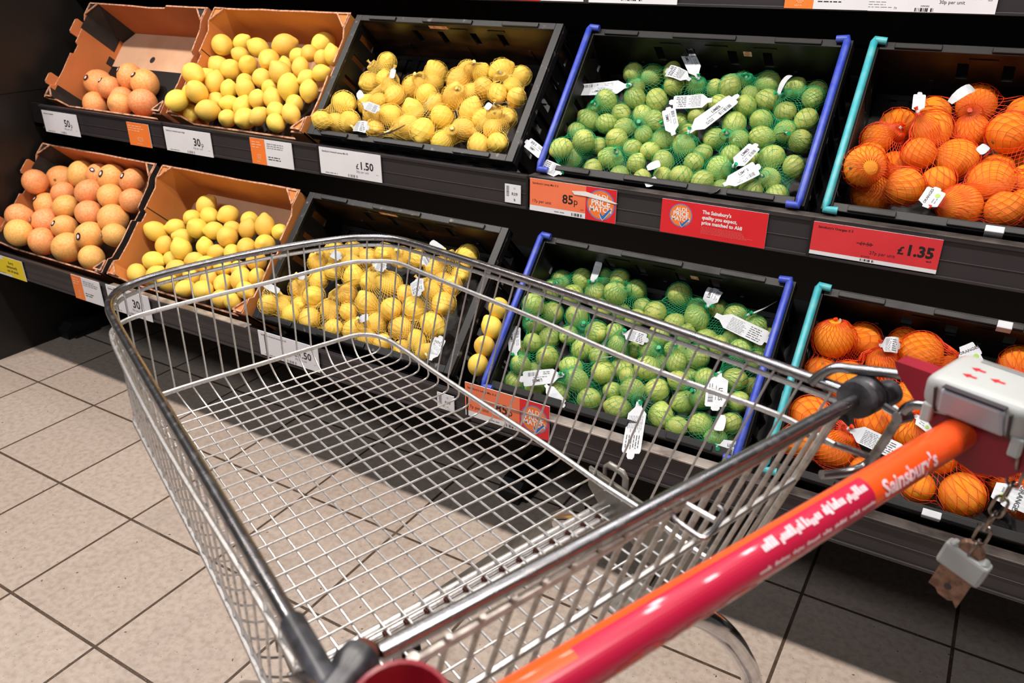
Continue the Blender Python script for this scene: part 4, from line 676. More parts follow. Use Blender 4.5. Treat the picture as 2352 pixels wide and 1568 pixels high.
# ---------------------------------------------------------------- net bags
def net_mesh(pts, rads, tie, m, N, Lr, rad):
    c = sum(pts, Vector()) / len(pts)
    bm = bmesh.new()
    for p, r in zip(pts, rads):
        for v in bmesh.ops.create_icosphere(bm, subdivisions=2, radius=r * 1.05 + .0012, matrix=Matrix.Translation(p))['verts']: pass
    for f in list(bm.faces): bm.faces.remove(f)
    for e in list(bm.edges): bm.edges.remove(e)
    bm.verts.new(tie)
    res = bmesh.ops.convex_hull(bm, input=bm.verts)
    bad = [v for v in bm.verts if not v.link_faces]; bmesh.ops.delete(bm, geom=bad, context='VERTS')
    bmesh.ops.triangulate(bm, faces=bm.faces); tree = BVHTree.FromBMesh(bm); bm.free()
    ax = (tie - c); tl = ax.length; ax.normalize(); q = Vector((0, 0, 1)).rotation_difference(ax)
    V = np.zeros((Lr + 1, N, 3))
    for j in range(Lr + 1):
        th = math.pi * (j / Lr) ** 0.9
        for i in range(N):
            ph = 6.28318 * (i + .5 * (j & 1)) / N
            d = q @ Vector((math.sin(th) * math.cos(ph), math.sin(th) * math.sin(ph), math.cos(th)))
            if j == 0: V[0, i] = tie; continue
            h = tree.ray_cast(c, d); rh = h[3] if h[0] is not None else .03
            ru = 0
            for p, r in zip(pts, rads):
                R = r * 1.05 + .0012; o = p - c; b_ = o.dot(d); dsc = b_ * b_ - o.length_squared + R * R
                if dsc > 0:
                    tt = b_ + math.sqrt(dsc)
                    if tt > ru: ru = tt
            rr = rh if j < 3 else max(ru, min(rh, .22 * rh + .78 * max(ru, .70 * rh)))
            p_ = c + d * rr; V[j, i] = p_
    E = []
    for j in range(Lr):
        for i in range(N):
            a = j * N + i; k2 = (i + 1) % N if (j & 1) else i - 1
            E.append((a, (j + 1) * N + i)); E.append((a, (j + 1) * N + (k2 % N)))
    P = V.reshape(-1, 3); E = np.array(E); A = P[E[:, 0]]; B = P[E[:, 1]]; t = B - A; ln = np.linalg.norm(t, axis=1); ok = ln > 1e-5
    A, B, t, ln = A[ok], B[ok], t[ok], ln[ok]; t = t / ln[:, None]
    ref = A - np.array(c); s1 = np.cross(t, ref); s1 /= np.linalg.norm(s1, axis=1)[:, None] + 1e-9; s2 = np.cross(t, s1)
    ring = []
    for a in (0, 2.0944, 4.18879): ring.append((s1 * math.cos(a) + s2 * math.sin(a)) * rad)
    n = len(A); vs = np.zeros((n, 6, 3))
    for k in range(3): vs[:, k] = A + ring[k]; vs[:, 3 + k] = B + ring[k]
    base = np.arange(n)[:, None] * 6
    qs = np.concatenate([base + np.array([[0, 1, 4, 3]]), base + np.array([[1, 2, 5, 4]]), base + np.array([[2, 0, 3, 5]])], 0)
    me = bpy.data.meshes.new('netting'); me.vertices.add(n * 6); me.vertices.foreach_set('co', (vs.reshape(-1, 3) - np.array(c)).ravel())
    nq = len(qs); me.loops.add(nq * 4); me.loops.foreach_set('vertex_index', qs.ravel().astype(np.int32)); me.polygons.add(nq)
    me.polygons.foreach_set('loop_start', np.arange(nq, dtype=np.int32) * 4)
    try: me.polygons.foreach_set('loop_total', np.full(nq, 4, dtype=np.int32))
    except Exception: pass
    me.materials.append(m); me.update(calc_edges=True); me.validate(); return me, c
def tag_mesh(A, B, w, nrm, kind, seed, org):
    r = random.Random(seed); d = (B - A); L = d.length; d.normalize(); nrm = (nrm - d * nrm.dot(d)).normalized(); s = nrm.cross(d)
    k1 = r.uniform(-.5, .9) * .012; tw = r.uniform(-.25, .25)
    def fn(x, y, z):
        u = x / L; lift = k1 * 4 * u * (1 - u) + .004 * u; a = tw * (u - .5) * 2
        return A + d * x + (s * math.cos(a) + nrm * math.sin(a)) * y + nrm * (lift + z) - org
    p = Plate(fn)
    if w > .02: st = [(0, .16), (.10, .18), (.16, .34), (.22, .5), (.26, .5), (.5, .5), (.72, .5), (.86, .5), (.90, .44), (.905, .2), (.96, .2), (1, .12)]
    else: st = [(0, .3), (.2, .45), (.4, .5), (.6, .5), (.8, .5), (.95, .45), (1, .2)]
    for z, sg in ((0, 1), (-.0005, -1)):
        for (a, ha), (c, hc) in zip(st, st[1:]):
            q = [fn(a * L, -ha * w, z), fn(c * L, -hc * w, z), fn(c * L, hc * w, z), fn(a * L, ha * w, z)]
            p.add(q, [(0, 1, 2, 3)], M['tag'])
    if w > .023:
        if kind == 'lime' and seed % 3:
            p.text('LIMES', L * .58, w * .10, w * .27, M['ink'], 'c', .01, .0006, rot=0); p.lines(L * .36, -w * .06, L * .78, w * .04, 1, M['tagink'], .0006, seed=seed)
            p.barcode(L * .56, -w * .38, L * .80, -w * .14, M['tagink'], 18, .0006); p.lines(L * .3, -w * .38, L * .5, -w * .14, 2, M['tagink'], .0006, seed=seed)
        elif kind == 'orange' and seed % 2:
            p.text('ORANGES', L * .52, w * .12, w * .2, M['ink'], 'c', .01, .0006); p.disc(L * .68, -w * .2, w * .12, M['green_ink'], .0006); p.lines(L * .3, -w * .32, L * .58, -w * .05, 2, M['tagink'], .0006)
        else:
            p.lines(L * .26, -w * .42, L * .56, w * .40, 9, M['tagink'], .0006, .3, seed); p.lines(L * .60, -w * .40, L * .84, w * .40, 6, M['ink'], .0006, .3, seed + 1)
    return p.mesh('label_tag')
BAGS = {'lemU': ('net_lemon', 'lemon', 'yellow net bag of lemons in the upper black crate', 32, 22, .00042),
        'lemL': ('net_lemon', 'lemon', 'yellow net bag of lemons in the lower black crate', 32, 22, .00042),
        'limU': ('net_lime', 'lime', 'green net bag of limes in the upper blue-barred crate', 28, 20, .00036),
        'limL': ('net_lime', 'lime', 'green net bag of limes in the lower blue-barred crate', 28, 20, .00036),
        'oraU': ('net_orange', 'orange', 'orange net bag of oranges in the upper teal-barred crate', 28, 20, .00055),
        'oraL': ('net_orange', 'orange', 'orange net bag of oranges in the lower teal-barred crate', 28, 20, .00055)}
for k, (mn, kind, base, N, Lr, rad) in BAGS.items():
    o, t, e1, n, W, D, H = frame(k); F_ = DATA[k]['f']; TG = DATA[k]['t']
    nb = max(f[4] for f in F_) + 1; cen = []
    for b_ in range(nb):
        mem = [f for f in F_ if f[4] == b_]; cen.append((sum((Vector(f[:3]) for f in mem), Vector()) / len(mem), mem))
    order = sorted(range(nb), key=lambda i: (cen[i][0] - o).dot(e1)); per = max(2, round(nb / 3)); rows = [order[i:i + per] for i in range(0, nb, per)]
    if len(rows) > 1 and len(rows[-1]) < 2: last = rows.pop(); rows[-1] += last
    for ri, rw in enumerate(rows):
        rw.sort(key=lambda i: cen[i][0].x)
        for ci, bi in enumerate(rw):
            c, mem = cen[bi]; pts = [Vector(f[:3]) for f in mem]; rads = [f[3] for f in mem]; tg = [(i, q) for i, q in enumerate(TG) if q[7] == bi]
            if tg:
                A = Vector(tg[0][1][:3]); tie = c + (A - c).normalized() * min((A - c).length, max((p - c).length + r for p, r in zip(pts, rads)) + .012)
            else:
                out = n * 1.0 + Vector((rng.uniform(-1, 1), 0, 0)) * .8 + e1 * rng.uniform(-.6, .8); tie = c + out.normalized() * (max(rads) * 1.34)
            me, cc = net_mesh(pts, rads, tie, M[mn], N, Lr, rad)
            root = empty('net_bag', cc)
            where = ('front row', 'middle row', 'back row', 'rear row')[ri] if len(rows) < 4 else ('front row', 'second row', 'third row', 'back row', 'rear row')[ri]
            pos = 'leftmost' if ci == 0 else ('rightmost' if ci == len(rw) - 1 else ORD[ci] + ' from left')
            tag(root, '%s, %s, %s' % (base, where, pos), 'net bag', '%s bags in the %s crate' % (kind, 'upper' if k[-1] == 'U' else 'lower'))
            no = bpy.data.objects.new('netting', me); COL.objects.link(no); no.parent = root
            # gathered knot and clip
            b = MB(); ax = (tie - cc).normalized(); tl = tie - cc
            b.tube([tl - ax * .006, tl, tl + ax * .005, tl + ax * .010], [.004, .0022, .0026, .0045], M[mn], 8); b.build('knot', root, local=True)
            b = MB(); b.tube([tl - ax * .002, tl + ax * .003], .0032, M['tag'], 8); b.build('clip', root, local=True)
            for i, q in tg:
                A, B, wd = Vector(q[:3]), Vector(q[3:6]), q[6]
                nn = (n * .9 + Vector((0, -.35, .25))).normalized() if wd > .016 else (e1 * .8 + n * .3)
                tm = tag_mesh(A, B, wd, nn, kind, i + 1, cc); to = bpy.data.objects.new('label_tag', tm); COL.objects.link(to); to.parent = root
# ================================================================ shopping trolley
O2 = Vector((1.815, -1.320)); PH = math.radians(160)
U2 = Vector((math.cos(PH), math.sin(PH))); V2 = Vector((math.sin(PH), -math.cos(PH)))
def T3(u, v, z): p = O2 + U2 * u + V2 * v; return Vector((p.x, p.y, z))
def uvz(p): d = Vector((p.x, p.y)) - O2; return d.dot(U2), d.dot(V2), p.z
def pixz(u, v, zf):
    z = zf(0.4)
    for _ in range(12): p = pix(u, v, 2, z); z = zf(uvz(p)[0])
    return pix(u, v, 2, z)
def pixv(u, v, vv):
    d = ray(u, v); c = (Vector((CAM.x, CAM.y)) - O2).dot(V2); t = (vv - c) / Vector((d.x, d.y)).dot(V2); return CAM + d * t
tro = empty('shopping_trolley', T3(.4, 0, 0)); tag(tro, 'empty wire shopping trolley with orange and crimson handle in front of the fruit shelves', 'shopping trolley')
zr = lambda u: .900 - .055 * max(0, min(1, u / .85))
za = lambda u: zr(u) - .060 + .028 * max(0, min(1, u / .85))
zb = lambda u: .680
def arc(P):
    s = [0]
    for a, b in zip(P, P[1:]): s.append(s[-1] + (b - a).length)
    return s
def resample(P, n0, n1, n2, c0, c1):
    """points at equal steps on the three runs cut at the corners c0 and c1 (nearest points)"""
    i0 = min(range(len(P)), key=lambda i: (P[i] - c0).length); i1 = min(range(len(P)), key=lambda i: (P[i] - c1).length)
    out = []
    for a, b, n in ((0, i0, n0), (i0, i1, n1), (i1, len(P) - 1, n2)):
        Q = P[a:b + 1]; s = arc(Q)
        for k in range(n):
            t = s[-1] * k / n; j = 0
            while j < len(s) - 2 and s[j + 1] < t: j += 1
            f = (t - s[j]) / max(1e-9, s[j + 1] - s[j]); out.append(Q[j].lerp(Q[j + 1], f))
    out.append(P[-1]); return out
NL, NF, NR = 26, 17, 26
rimp = [T3(-.05, -.298, .900)] + [pixz(*q, zr) for q in [(745, 1560), (672, 1432), (530, 1190), (430, 1022), (338, 868), (274, 757), (251, 708), (262, 678), (300, 654), (400, 622), (600, 577), (770, 550), (850, 545), (905, 548), (960, 562), (1020, 581), (1250, 655), (1500, 740), (1750, 828), (1930, 893), (1988, 913)]]
rimc = catmull(rimp, 6)
b = MB(); b.tube(rimc, .0060, M['rimmetal'], 12); basket = None
RIM = resample(rimc, NL, NF, NR, pixz(262, 678, zr), pixz(880, 544, zr))
# hoop that runs low round the basket
bp = [T3(.065, -.278, .68)] + [pixz(*q, zb) for q in [(575, 1496), (473, 1283), (396, 1134), (322, 992), (311, 965), (322, 940), (375, 905), (600, 835), (760, 786), (825, 769), (880, 776), (935, 808), (1000, 855), (1250, 1020), (1380, 1110), (1481, 1176), (1642, 1292)]] + [T3(.060, .232, .68)]
bc = catmull(bp, 5)
HB = resample(bc, NL, NF, NR, pixz(316, 948, zb), pixz(868, 772, zb))
ap = [T3(-.02, -.288, .84)] + [pixz(*q, za) for q in [(600, 1385), (420, 1090), (330, 930), (272, 812), (258, 775), (262, 755), (306, 729), (427, 695), (619, 648), (787, 606), (850, 600), (911, 603), (980, 630), (1074, 668), (1210, 723), (1421, 815), (1585, 880), (1785, 952)]] + [T3(-.0, .272, .84)]
ac = catmull(ap, 5)
ZF = .645
RE = .072
fl = [T3(RE, -.236, ZF), T3(.40, -.222, ZF), T3(.79, -.208, ZF), T3(.822, -.203, ZF), T3(.832, -.190, ZF), T3(.833, .015, ZF), T3(.832, .210, ZF), T3(.822, .223, ZF), T3(.79, .227, ZF), T3(.40, .221, ZF), T3(RE, .218, ZF)]
fc = []
for a, c in zip(fl, fl[1:]): fc += [a.lerp(c, k / 6) for k in range(6)]
fc.append(fl[-1])
FLR = resample(fc, NL, NF, NR, T3(.829, -.198, ZF), T3(.829, .218, ZF))
RW = .00155
def wall_path(i, inn, dz=0.0):
    """one wire from the rim down past the hoop, bent round into the floor"""
    r, h, f = RIM[i], HB[i], FLR[i]; c = Vector((f.x, f.y, ZF + dz)); out = [r - Vector((0, 0, .004)), r.lerp(h, .5), h]
    p0 = h.lerp(c, .45); p2 = c + inn * .022
    for k in range(6):
        t = k / 5; out.append(p0 * (1 - t) ** 2 + c * 2 * t * (1 - t) + p2 * t * t)
    return out
ba = MB(); ba.tube(catmull([p + Vector((0, 0, -.014)) for p in rimp], 5), .0032, M['chrome'], 8)
basket = ba.build('basket', tro, smooth=True); basket['label'] = 'zinc wire basket with square mesh floor'
ro = b.build('rim', basket, smooth=True)
for c, rd in ((bc, .0040), (ac, .0036)):
    b = MB(); b.tube(c, rd, M['chrome'], 8); b.build('hoop', basket, smooth=True)
# lengthwise wires: down the front wall then back along the floor
for k in range(1, NF):
    i = NL + k; w = wall_path(i, -U2.to_3d()); f = k / NF
    rear = T3(RE, -.236 + .454 * f, ZF); b = MB(); b.tube(w + [w[-1].lerp(rear, .5), rear], RW, M['chrome'], 7); b.build('basket_wire', basket, smooth=True)
# crosswise wires: down one side, across the floor, up the other
for k in range(1, NL + 1):
    iL, iR = k, len(RIM) - 1 - k
    wl, wr = wall_path(iL, V2.to_3d(), 2 * RW), wall_path(iR, -V2.to_3d(), 2 * RW)
    P = wl + list(reversed(wr))
    b = MB(); b.tube(P, RW * .92, M['chrome'], 7); b.build('basket_wire', basket, smooth=True)
# support bars welded under the floor
for du, rd, z in ((.250, .0042, ZF - .0066), (.260, .0042, ZF - .0066), (.241, .0055, ZF - .011)):
    b = MB(); b.tube([T3(du, -.228, z), T3(du + .004, .218, z)], rd, M['chrome'], 10)
    if rd > .0048:
        for k in range(1, NF):
            p = T3(du + .006, -.229 + .448 * k / NF, ZF - .004); b.box(p - Vector((.003, .003, .004)), p + Vector((.003, .003, .002)), M['rust'])
    b.build('support_bar', basket, smooth=True)
for du in (RE, RE + .03):
    b = MB(); b.tube([T3(du, -.225, ZF - .005), T3(du, .235, ZF - .005)], .004, M['chrome'], 8); b.build('support_bar', basket, smooth=True)
# rear gate
def G(v, z): return T3(-.008 + (.9 - z) * .33, v, z)
gate = MB(); ga = pix(872, 1499, 2, .9); gb = pix(1975, 912, 2, .9); gate.tube([ga, gb], .0068, M['rimmetal'], 14); gate = gate.build('gate', tro, smooth=True); gate['label'] = 'hinged rear wire gate'
b = MB(); b.tube([G(-.235, .885), G(.262, .885)], .004, M['dullmetal'], 8); b.build('gate_bar', gate, smooth=True)
for z in (.79, .70):
    b = MB(); b.tube([G(-.240, z), G(.262, z)], .0038, M['chrome'], 8); b.build('gate_bar', gate, smooth=True)
for k in range(19):
    v = -.236 + .494 * k / 18; end = k in (0, 18); b = MB(); b.tube([G(v, .893), G(v * .99, .70), G(v * .985, .655)], .0042 if end else .0024, M['dullmetal'], 8); b.build('gate_wire', gate, smooth=True)
b = MB(); b.tube(catmull([pix(u, v, 2, .893) for u, v in ((1545, 1180), (1556, 1196), (1606, 1232), (1626, 1230), (1652, 1198), (1662, 1176), (1650, 1163))], 4), .0022, M['rimmetal'], 8)
b.tube([pix(1578, 1158, 2, .893), pix(1642, 1194, 2, .893)], .0025, M['chrome'], 8); b.build('wire_loop', gate, smooth=True)
def axis_mat(p, d):
    q = Vector((0, 0, 1)).rotation_difference(Vector(d).normalized()); return Matrix.Translation(p) @ q.to_matrix().to_4x4()
gd = (gb - ga).normalized()
b = MB(); b.lathe([(.0125, 0), (.0190, .002), (.0200, .010), (.0175, .013), (.0200, .017), (.0200, .026), (.0150, .030)], M['collar'], axis_mat(gb - gd * .012, gd), 24)
b.lathe([(.010, 0), (.013, .004), (.013, .018), (.009, .022)], M['collar'], axis_mat(gb + gd * .016 - T3(.012, 0, 0) + T3(0, 0, 0), gd), 20); b.build('hinge_collar', gate, smooth=True)
b = MB(); hc = pix(838, 1500, 2, .90); b.lathe([(.008, 0), (.0135, .003), (.0145, .014), (.010, .022), (.010, .075)], M['collar'], axis_mat(hc, -U2.to_3d() * .5 - V2.to_3d()), 20)
b.lathe([(.004, -.008), (.009, -.004), (.011, .004)], M['rust'], axis_mat(hc, -U2.to_3d() * .5 - V2.to_3d()), 16); b.build('hinge_collar', gate, smooth=True)
b = MB(); b.tube([pixz(672, 1430, zr) + Vector((0, 0, 0)), pixz(708, 1493, zr), pixz(745, 1560, zr), T3(-.055, -.298, .900)], .0088, M['collar'], 12); b.build('rim_sleeve', tro, smooth=True)
# handle with its printed label
HA = T3(-.1045, .285, .900); HBn = T3(-.074, -.292, .900); hd = (HA - HBn).normalized(); HL = (HA - HBn).length
HR = .0155
b = MB(); b.tube([HBn, HBn + hd * .01, HA - hd * .01, HA], HR, M['horange'], 40); handle = b.build('handle', tro, smooth=True); handle['label'] = 'glossy orange push handle with crimson printed label'
hu = (Vector((0, 0, 1)) - hd * hd.z).normalized(); hs = hd.cross(hu)
toc = CAM - (HBn + hd * HL * .55); toc = (toc - hd * toc.dot(hd)).normalized(); a0 = math.atan2(toc.dot(hs), toc.dot(hu))
def wrap(R):
    def fn(x, y, z):
        a = a0 - y / HR
        return HBn + hd * x + (hu * math.cos(a) + hs * math.sin(a)) * (R + z)
    return fn
def zone(x0, x1, y0, y1, m, R, name, nx=2):
    p = Plate(wrap(R)); ny = 14
    for i in range(nx):
        for j in range(ny):
            p.rect(x0 + (x1 - x0) * i / nx, y0 + (y1 - y0) * j / ny, x0 + (x1 - x0) * (i + 1) / nx, y0 + (y1 - y0) * (j + 1) / ny, m, 0)
    return p
def hx(u, v):
    """position along the handle of a picture point"""
    q = pix(u, v, 2, .900); return (q - HBn).dot(hd)
XM = hx(2003, 1155); X0 = hx(1330, 1555)
sgn = 1
p = zone(0.03, XM, -.0215, .0120, M['hmagenta'], HR + .0003, 'label', 4)
h2 = zone(0.03, X0, .0035, .0120, M['horange'], HR + .0006, 'z'); p.add(h2.v, h2.f, M['horange'])
rr = random.Random(7); x = .03; y = -.0165
while x < XM * .66:
    y = min(-.0125, max(-.0185, y + rr.uniform(-.0022, .0022))); x2 = x + rr.uniform(.003, .009)
    h3 = zone(x, x2, -.0215, y, M['hred'] if rr.random() < .75 else M['hmagenta'], HR + .0006, 'z', 1); p.add(h3.v, h3.f, h3.ms[0]); x = x2
lab = p.build('label_wrap', handle, smooth=True)
p = Plate(wrap(HR + .0009)); rr = random.Random(5)
def scribble(x0, x1, y0, y1, words, seed):
    r = random.Random(seed); x = x0; tot = (x1 - x0)
    for wl in words:
        wd = tot * wl; xx = x
        while xx < x + wd - tot * .012:
            s_ = (y1 - y0) * r.uniform(.28, .42); hh = r.choice((.62, .62, .62, 1.0)); lo = 0 if r.random() < .85 else -.22
            p.rect(xx, y0 + (y1 - y0) * lo, xx + s_, y0 + (y1 - y0) * (lo + hh), M['hprint'], 0)
            xx += s_ * 1.16
        x += wd + tot * .02
XT = hx(1750, 1300)
scribble(XT, XM - .006, -.0004, .0074, (.13, .21, .17, .06, .13, .20), 3)
scribble(XT - .012, XM - .006, -.0118, -.0090, (.10, .13, .10, .12, .09, .12, .10, .14), 4)
vs, fs, wd = glyphs("Sainsbury's", .03); sz = .0128
for a in (1,):
    p.text("Sainsbury's", XM + .012, -.0128, .0180, M['hprint'], 'l', .03, .0, sx=1.0)
p.build('printed_lettering', handle)
# brackets
b = MB()
prof = [(-.034, .950), (-.040, .938), (-.092, .888), (-.106, .877), (-.125, .872), (-.150, .880), (-.168, .900), (-.172, .925), (-.165, .944), (-.09, .951)]
b.prism([T3(u, .284, z - .004) for u, z in prof], V2.to_3d() * .020, M['maroon']); br = b.build('handle_bracket', tro, bevel=.003); br['label'] = 'maroon plastic handle bracket carrying the coin lock'
# left bracket: hollow cup open at the top
b = MB(); zl = .925; c = pix(918, 1640, 2, zl); top = pix(918, 1509, 2, zl); sd = pix(1052, 1600, 2, zl)
ey = (top - c); ex = sd - c; ex = ex - ey * (ex.dot(ey) / ey.length_squared); n = 28; vs = []; fs = []
for (q, dz) in ((.80, -.045), (1.0, -.045), (1.0, -.002), (.965, 0), (.90, -.001), (.88, -.006), (.78, -.043)):
    for k in range(n):
        a = 6.2832 * k / n; vs.append(c + ex * math.cos(a) * q + ey * math.sin(a) * q + Vector((0, 0, dz)))
for i in range(6):
    for k in range(n): fs.append((i * n + k, i * n + (k + 1) % n, (i + 1) * n + (k + 1) % n, (i + 1) * n + k))
fs.append(tuple(6 * n + k for k in range(n))); fs.append(tuple(range(n - 1, -1, -1)))
b.add(vs, fs, M['maroon']); lb = b.build('handle_bracket', tro, smooth=True); lb['label'] = 'red hollow handle bracket with its dark inside showing'
# bracket rods
b = MB(); b.tube(catmull([T3(.038, .272, .896), T3(.030, .277, .908), T3(.019, .281, .918), T3(.004, .286, .921), T3(-.040, .292, .931), T3(-.06, .293, .934)], 5), .0052, M['rimmetal'], 10); b.build('handle_rod', tro, smooth=True)
b = MB(); b.tube(catmull([T3(-.09, .286, .916), T3(-.066, .286, .912), T3(-.054, .286, .903), T3(-.048, .286, .885), T3(-.034, .284, .836), T3(-.027, .276, .824), T3(-.018, .262, .820), T3(-.008, .240, .822)], 5), .0048, M['rimmetal'], 10)
b.tube([T3(-.012, .286, .900), T3(-.052, .288, .891)], .004, M['rimmetal'], 8); b.tube([T3(.03, .268, .840), T3(-.040, .288, .836)], .0036, M['rimmetal'], 8)
b.tube([T3(-.050, .280, .892), T3(-.054, .296, .891)], .0062, M['rimmetal'], 8); b.build('handle_rod', tro, smooth=True)
# left rods (mostly outside the frame)
b = MB(); b.tube(catmull([T3(.02, -.300, .896), T3(-.02, -.302, .915), T3(-.09, -.300, .92)], 5), .0052, M['rimmetal'], 10); b.build('handle_rod', tro, smooth=True)
# coin lock
def loc_box(mb, a, c, m, taper=0.0, lean=0.0):
    (u0, v0, z0), (u1, v1, z1) = a, c; um = (u0 + u1) / 2; q = 1 - taper
    P = [T3(u0, v0, z0), T3(u1, v0, z0), T3(u1, v1, z0), T3(u0, v1, z0)] + [T3(um + (u - um) * q, v - lean * (v == v0), z1) for u, v in ((u0, v0), (u1, v0), (u1, v1), (u0, v1))]
    mb.add(P, [(0, 3, 2, 1), (4, 5, 6, 7), (0, 1, 5, 4), (1, 2, 6, 5), (2, 3, 7, 6), (3, 0, 4, 7)], m)
lk = MB(); loc_box(lk, (-.162, .276, .914), (-.066, .345, .9535), M['lock'], .06, .010)
lock = lk.build('coin_lock', tro, bevel=.013); lock['label'] = 'pale grey coin lock box with red arrows'; lock.modifiers['bevel'].segments = 5
for pl in lock.data.polygons: pl.use_smooth = True
for u in (-.152, -.076):
    b = MB(); loc_box(b, (u - .005, .2735, .903), (u + .005, .281, .922), M['lock']); b.build('lock_tab', lock, bevel=.002)
b = MB(); loc_box(b, (-.142, .2725, .918), (-.084, .279, .946), M['lockcover'], .10, .010); b.build('slot_cover', lock, bevel=.004)
b = MB()
for u0, u1 in ((-.1455, -.1435), (-.0825, -.0808)): loc_box(b, (u0, .2735, .919), (u1, .279, .944), M['lockline'], 0, .0085)
loc_box(b, (-.140, .2625, .9478), (-.088, .270, .9488), M['lockline'])
zt = .9538
for (u, v) in ((-.098, .309), (-.098, .291), (-.118, .300)):
    Q = [T3(u + .0065, v, zt), T3(u, v - .0045, zt), T3(u, v - .0018, zt), T3(u - .006, v - .0018, zt), T3(u - .006, v + .0018, zt), T3(u, v + .0018, zt), T3(u, v + .0045, zt)]
    b.add(Q, [tuple(range(7))], M['redarrow'])
for v in (.327, .331): b.add([T3(-.092, v, zt), T3(-.145, v, zt), T3(-.145, v + .0013, zt), T3(-.092, v + .0013, zt)], [(0, 1, 2, 3)], M['lockline'])
b.build('printed_marks', lock)
# chain and key
chain = empty('coin_chain', Vector((0, 0, 0))); chain.parent = tro; chain['label'] = 'tarnished chain hanging from the coin lock'
cp = catmull([pixv(u, v, .286) for u, v in ((2352, 985), (2346, 1040), (2330, 1100), (2302, 1150), (2278, 1190), (2246, 1245), (2226, 1275))], 10); s = arc(cp); nl = 8
for k in range(nl):
    t0 = s[-1] * (k - .12) / nl; t1 = s[-1] * (k + 1.12) / nl
    def at(t):
        t = max(0, min(s[-1], t)); j = 0
        while j < len(s) - 2 and s[j + 1] < t: j += 1
        return cp[j].lerp(cp[j + 1], (t - s[j]) / max(1e-9, s[j + 1] - s[j]))
    a, c = at(t0), at(t1); d = (c - a); ln = max(d.length, .012); m0 = (a + c) / 2; d.normalize()
    side = V2.to_3d() if k % 2 else d.cross(V2.to_3d()).normalized(); side = (side - d * side.dot(d)).normalized()
    pts = []
    for q in range(16):
        an = 6.2832 * q / 16; y = math.sin(an) * .0055; x = math.cos(an); pts.append(m0 + d * (x * .0055 + (ln / 2 - .0055) * (1 if x > 0 else -1) * min(1, abs(x) * 3)) + side * y)
    b = MB(); b.tube(pts, .0014, M['chain'], 8, closed=True); b.build('chain_link', chain, smooth=True)
P1 = pixv(2216, 1288, .286); P2 = pixv(2158, 1375, .286); kd = (P2 - P1).normalized(); kn = V2.to_3d(); kn = (kn - kd * kn.dot(kd)).normalized(); ks = kd.cross(kn)
KX = Matrix((( ks.x, kd.x, kn.x, P1.x), (ks.y, kd.y, kn.y, P1.y), (ks.z, kd.z, kn.z, P1.z), (0, 0, 0, 1)))
b = MB(); b.box((-.021, -.011, -.007), (.021, .015, .007), M['lock'], KX)
b.tube([KX @ Vector(q) for q in ((-.018, -.012, 0), (-.010, -.006, 0), (.010, -.006, 0), (.018, -.012, 0))], .006, M['lock'], 10)
ck = b.build('key_grip', chain, bevel=.003); ck['label'] = 'pale grey plastic grip of the coin key'
b = MB(); b.lathe([(.010, -.003), (.0125, 0), (.010, .003)], M['key'], KX @ Matrix.Translation((0, -.014, 0)), 18)
kp = [(-.0155, .012), (.0155, .012), (.0155, .052), (.010, .047), (.006, .050), (-.004, .050), (-.008, .046), (-.0155, .046)]
hole = [(.0035 * math.cos(6.2832 * i / 12), .036 + .0035 * math.sin(6.2832 * i / 12)) for i in range(12)]
b.prism([KX @ Vector((x, y, -.0015)) for x, y in kp], kn * .003, M['key'])
b.prism([KX @ Vector((x, y, -.0019)) for x, y in hole], kn * .0038, M['lockline']); b.build('key_blade', chain)
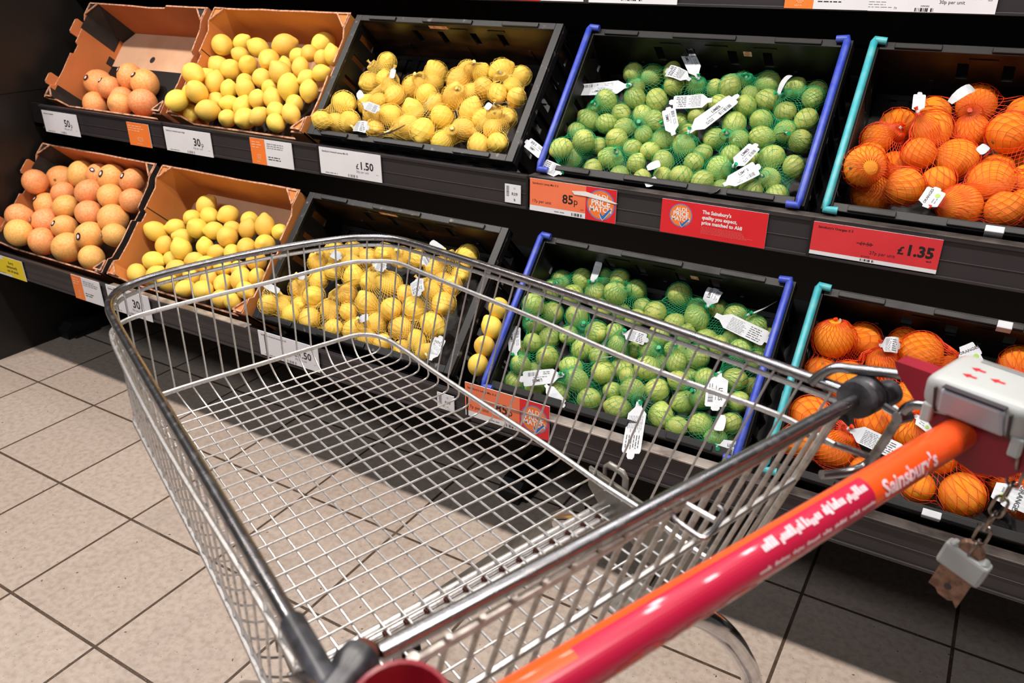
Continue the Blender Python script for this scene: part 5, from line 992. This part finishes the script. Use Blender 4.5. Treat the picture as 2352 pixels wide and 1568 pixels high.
# chassis
def leg(sy, name='chassis_leg'):
    m = (lambda q: q) if sy > 0 else (lambda q: T3(uvz(q)[0], -uvz(q)[1] - .02, q.z))
    P = [m(pix(u, v, 2, z)) for u, v, z in ((900, 1456, .185), (1000, 1388, .26), (1150, 1292, .38), (1255, 1222, .49), (1300, 1204, .545))]
    b = MB(); b.tube(catmull(P, 5), [.029] * 20 + [.020], M['plate'], 18, flat=.62, flatdir=(0, 0, 1)); lg = b.build('chassis_leg', tro, smooth=True)
    P = [m(pix(u, v, 2, z)) for u, v, z in ((1285, 1200, .545), (1350, 1200, .59), (1430, 1207, .61), (1500, 1215, .615))]
    b = MB(); b.tube(catmull(P, 5), .0125, M['pipe'], 14); b.build('chrome_tube', lg, smooth=True)
    P = [m(pix(u, v, 2, z)) for u, v, z in ((1560, 1402, .615), (1615, 1418, .60), (1662, 1450, .57), (1700, 1500, .50), (1728, 1568, .40))]
    q = uvz(P[-1]); P += [T3(q[0] - .03, q[1] + .004 * sy, .28), T3(q[0] - .045, q[1] + .01 * sy, .15)]
    b = MB(); b.tube(catmull(P, 5), .0135, M['pipe'], 16); b.build('rear_tube', lg, smooth=True)
    caster(T3(.672, (.128 if sy > 0 else -.148), 0)); caster(T3(q[0] - .05, q[1] + .012 * sy, 0))
    vv = .207 * sy - .008; b = MB()
    prof = [(.285, .690), (.285, .660), (.262, .640), (.225, .625), (.16, .600), (.09, .590), (.09, .680)]
    b.prism([T3(u, vv + .010 * sy, z) for u, z in prof], V2.to_3d() * .003, M['plate']); b.build('side_plate', lg, bevel=.001)
    b = MB(); b.tube([T3(u, vv + .016 * sy, z) for u, z in ((.262, .676), (.262, .700), (.256, .706), (.232, .706), (.226, .700), (.226, .672))], .0045, M['plate'], 10, flat=.5); b.build('retaining_clip', lg, smooth=True)
def caster(base):
    x = base; ro = MB(); ro.lathe([(.019, .130), (.021, .135), (.021, .168), (.017, .176)], M['rubber'], Matrix.Translation(x), 20)
    top = ro.build('caster', tro, smooth=True)
    b = MB(); du = U2.to_3d(); dv = V2.to_3d(); c = x + du * -.030
    for s_ in (-1, 1):
        o_ = dv * .020 * s_; b.prism([x + o_ + du * .022 + Vector((0, 0, .130)), c + o_ + du * .014 + Vector((0, 0, .045)), c + o_ - du * .012 + Vector((0, 0, .045)), x + o_ - du * .026 + Vector((0, 0, .130))], dv * .002, M['plate'])
    b.prism([x + du * a + dv * e + Vector((0, 0, .128)) for a, e in ((.024, -.021), (.024, .022), (-.028, .022), (-.028, -.021))], (0, 0, .004), M['plate']); b.build('fork', top)
    b = MB(); b.lathe([(.020, -.015), (.048, -.015), (.056, -.011), (.056, .011), (.048, .015), (.020, .015)], M['rubber'], axis_mat(c + Vector((0, 0, .056)), dv), 32)
    b.lathe([(.016, -.018), (.018, 0), (.016, .018)], M['plate'], axis_mat(c + Vector((0, 0, .056)), dv), 16); b.build('wheel', top, smooth=True)
leg(1); leg(-1)
# flat floor carrier at the back
b = MB(); b.prism([T3(.16, .10, .618), T3(.16, .165, .618), T3(.08, .165, .618), T3(.08, .10, .618)], (0, 0, .003), M['plate']); b.build('carrier_plate', tro, bevel=.001)
# ---------------------------------------------------------------- loose paper
b = Plate(lambda x, y, z: (x, y, z + .0006)); b.rect(0, 0, .045, .065, M['white']); b.box((0, 0, 0), (.045, .065, .0006), M['white']); o = b.build('paper_scrap', local=True); o.location = pix(1345, 1195, 2, 0); o.rotation_euler = (0, 0, .5)
tag(o, 'small white paper scrap on the floor tiles beneath the lower shelf', 'paper')
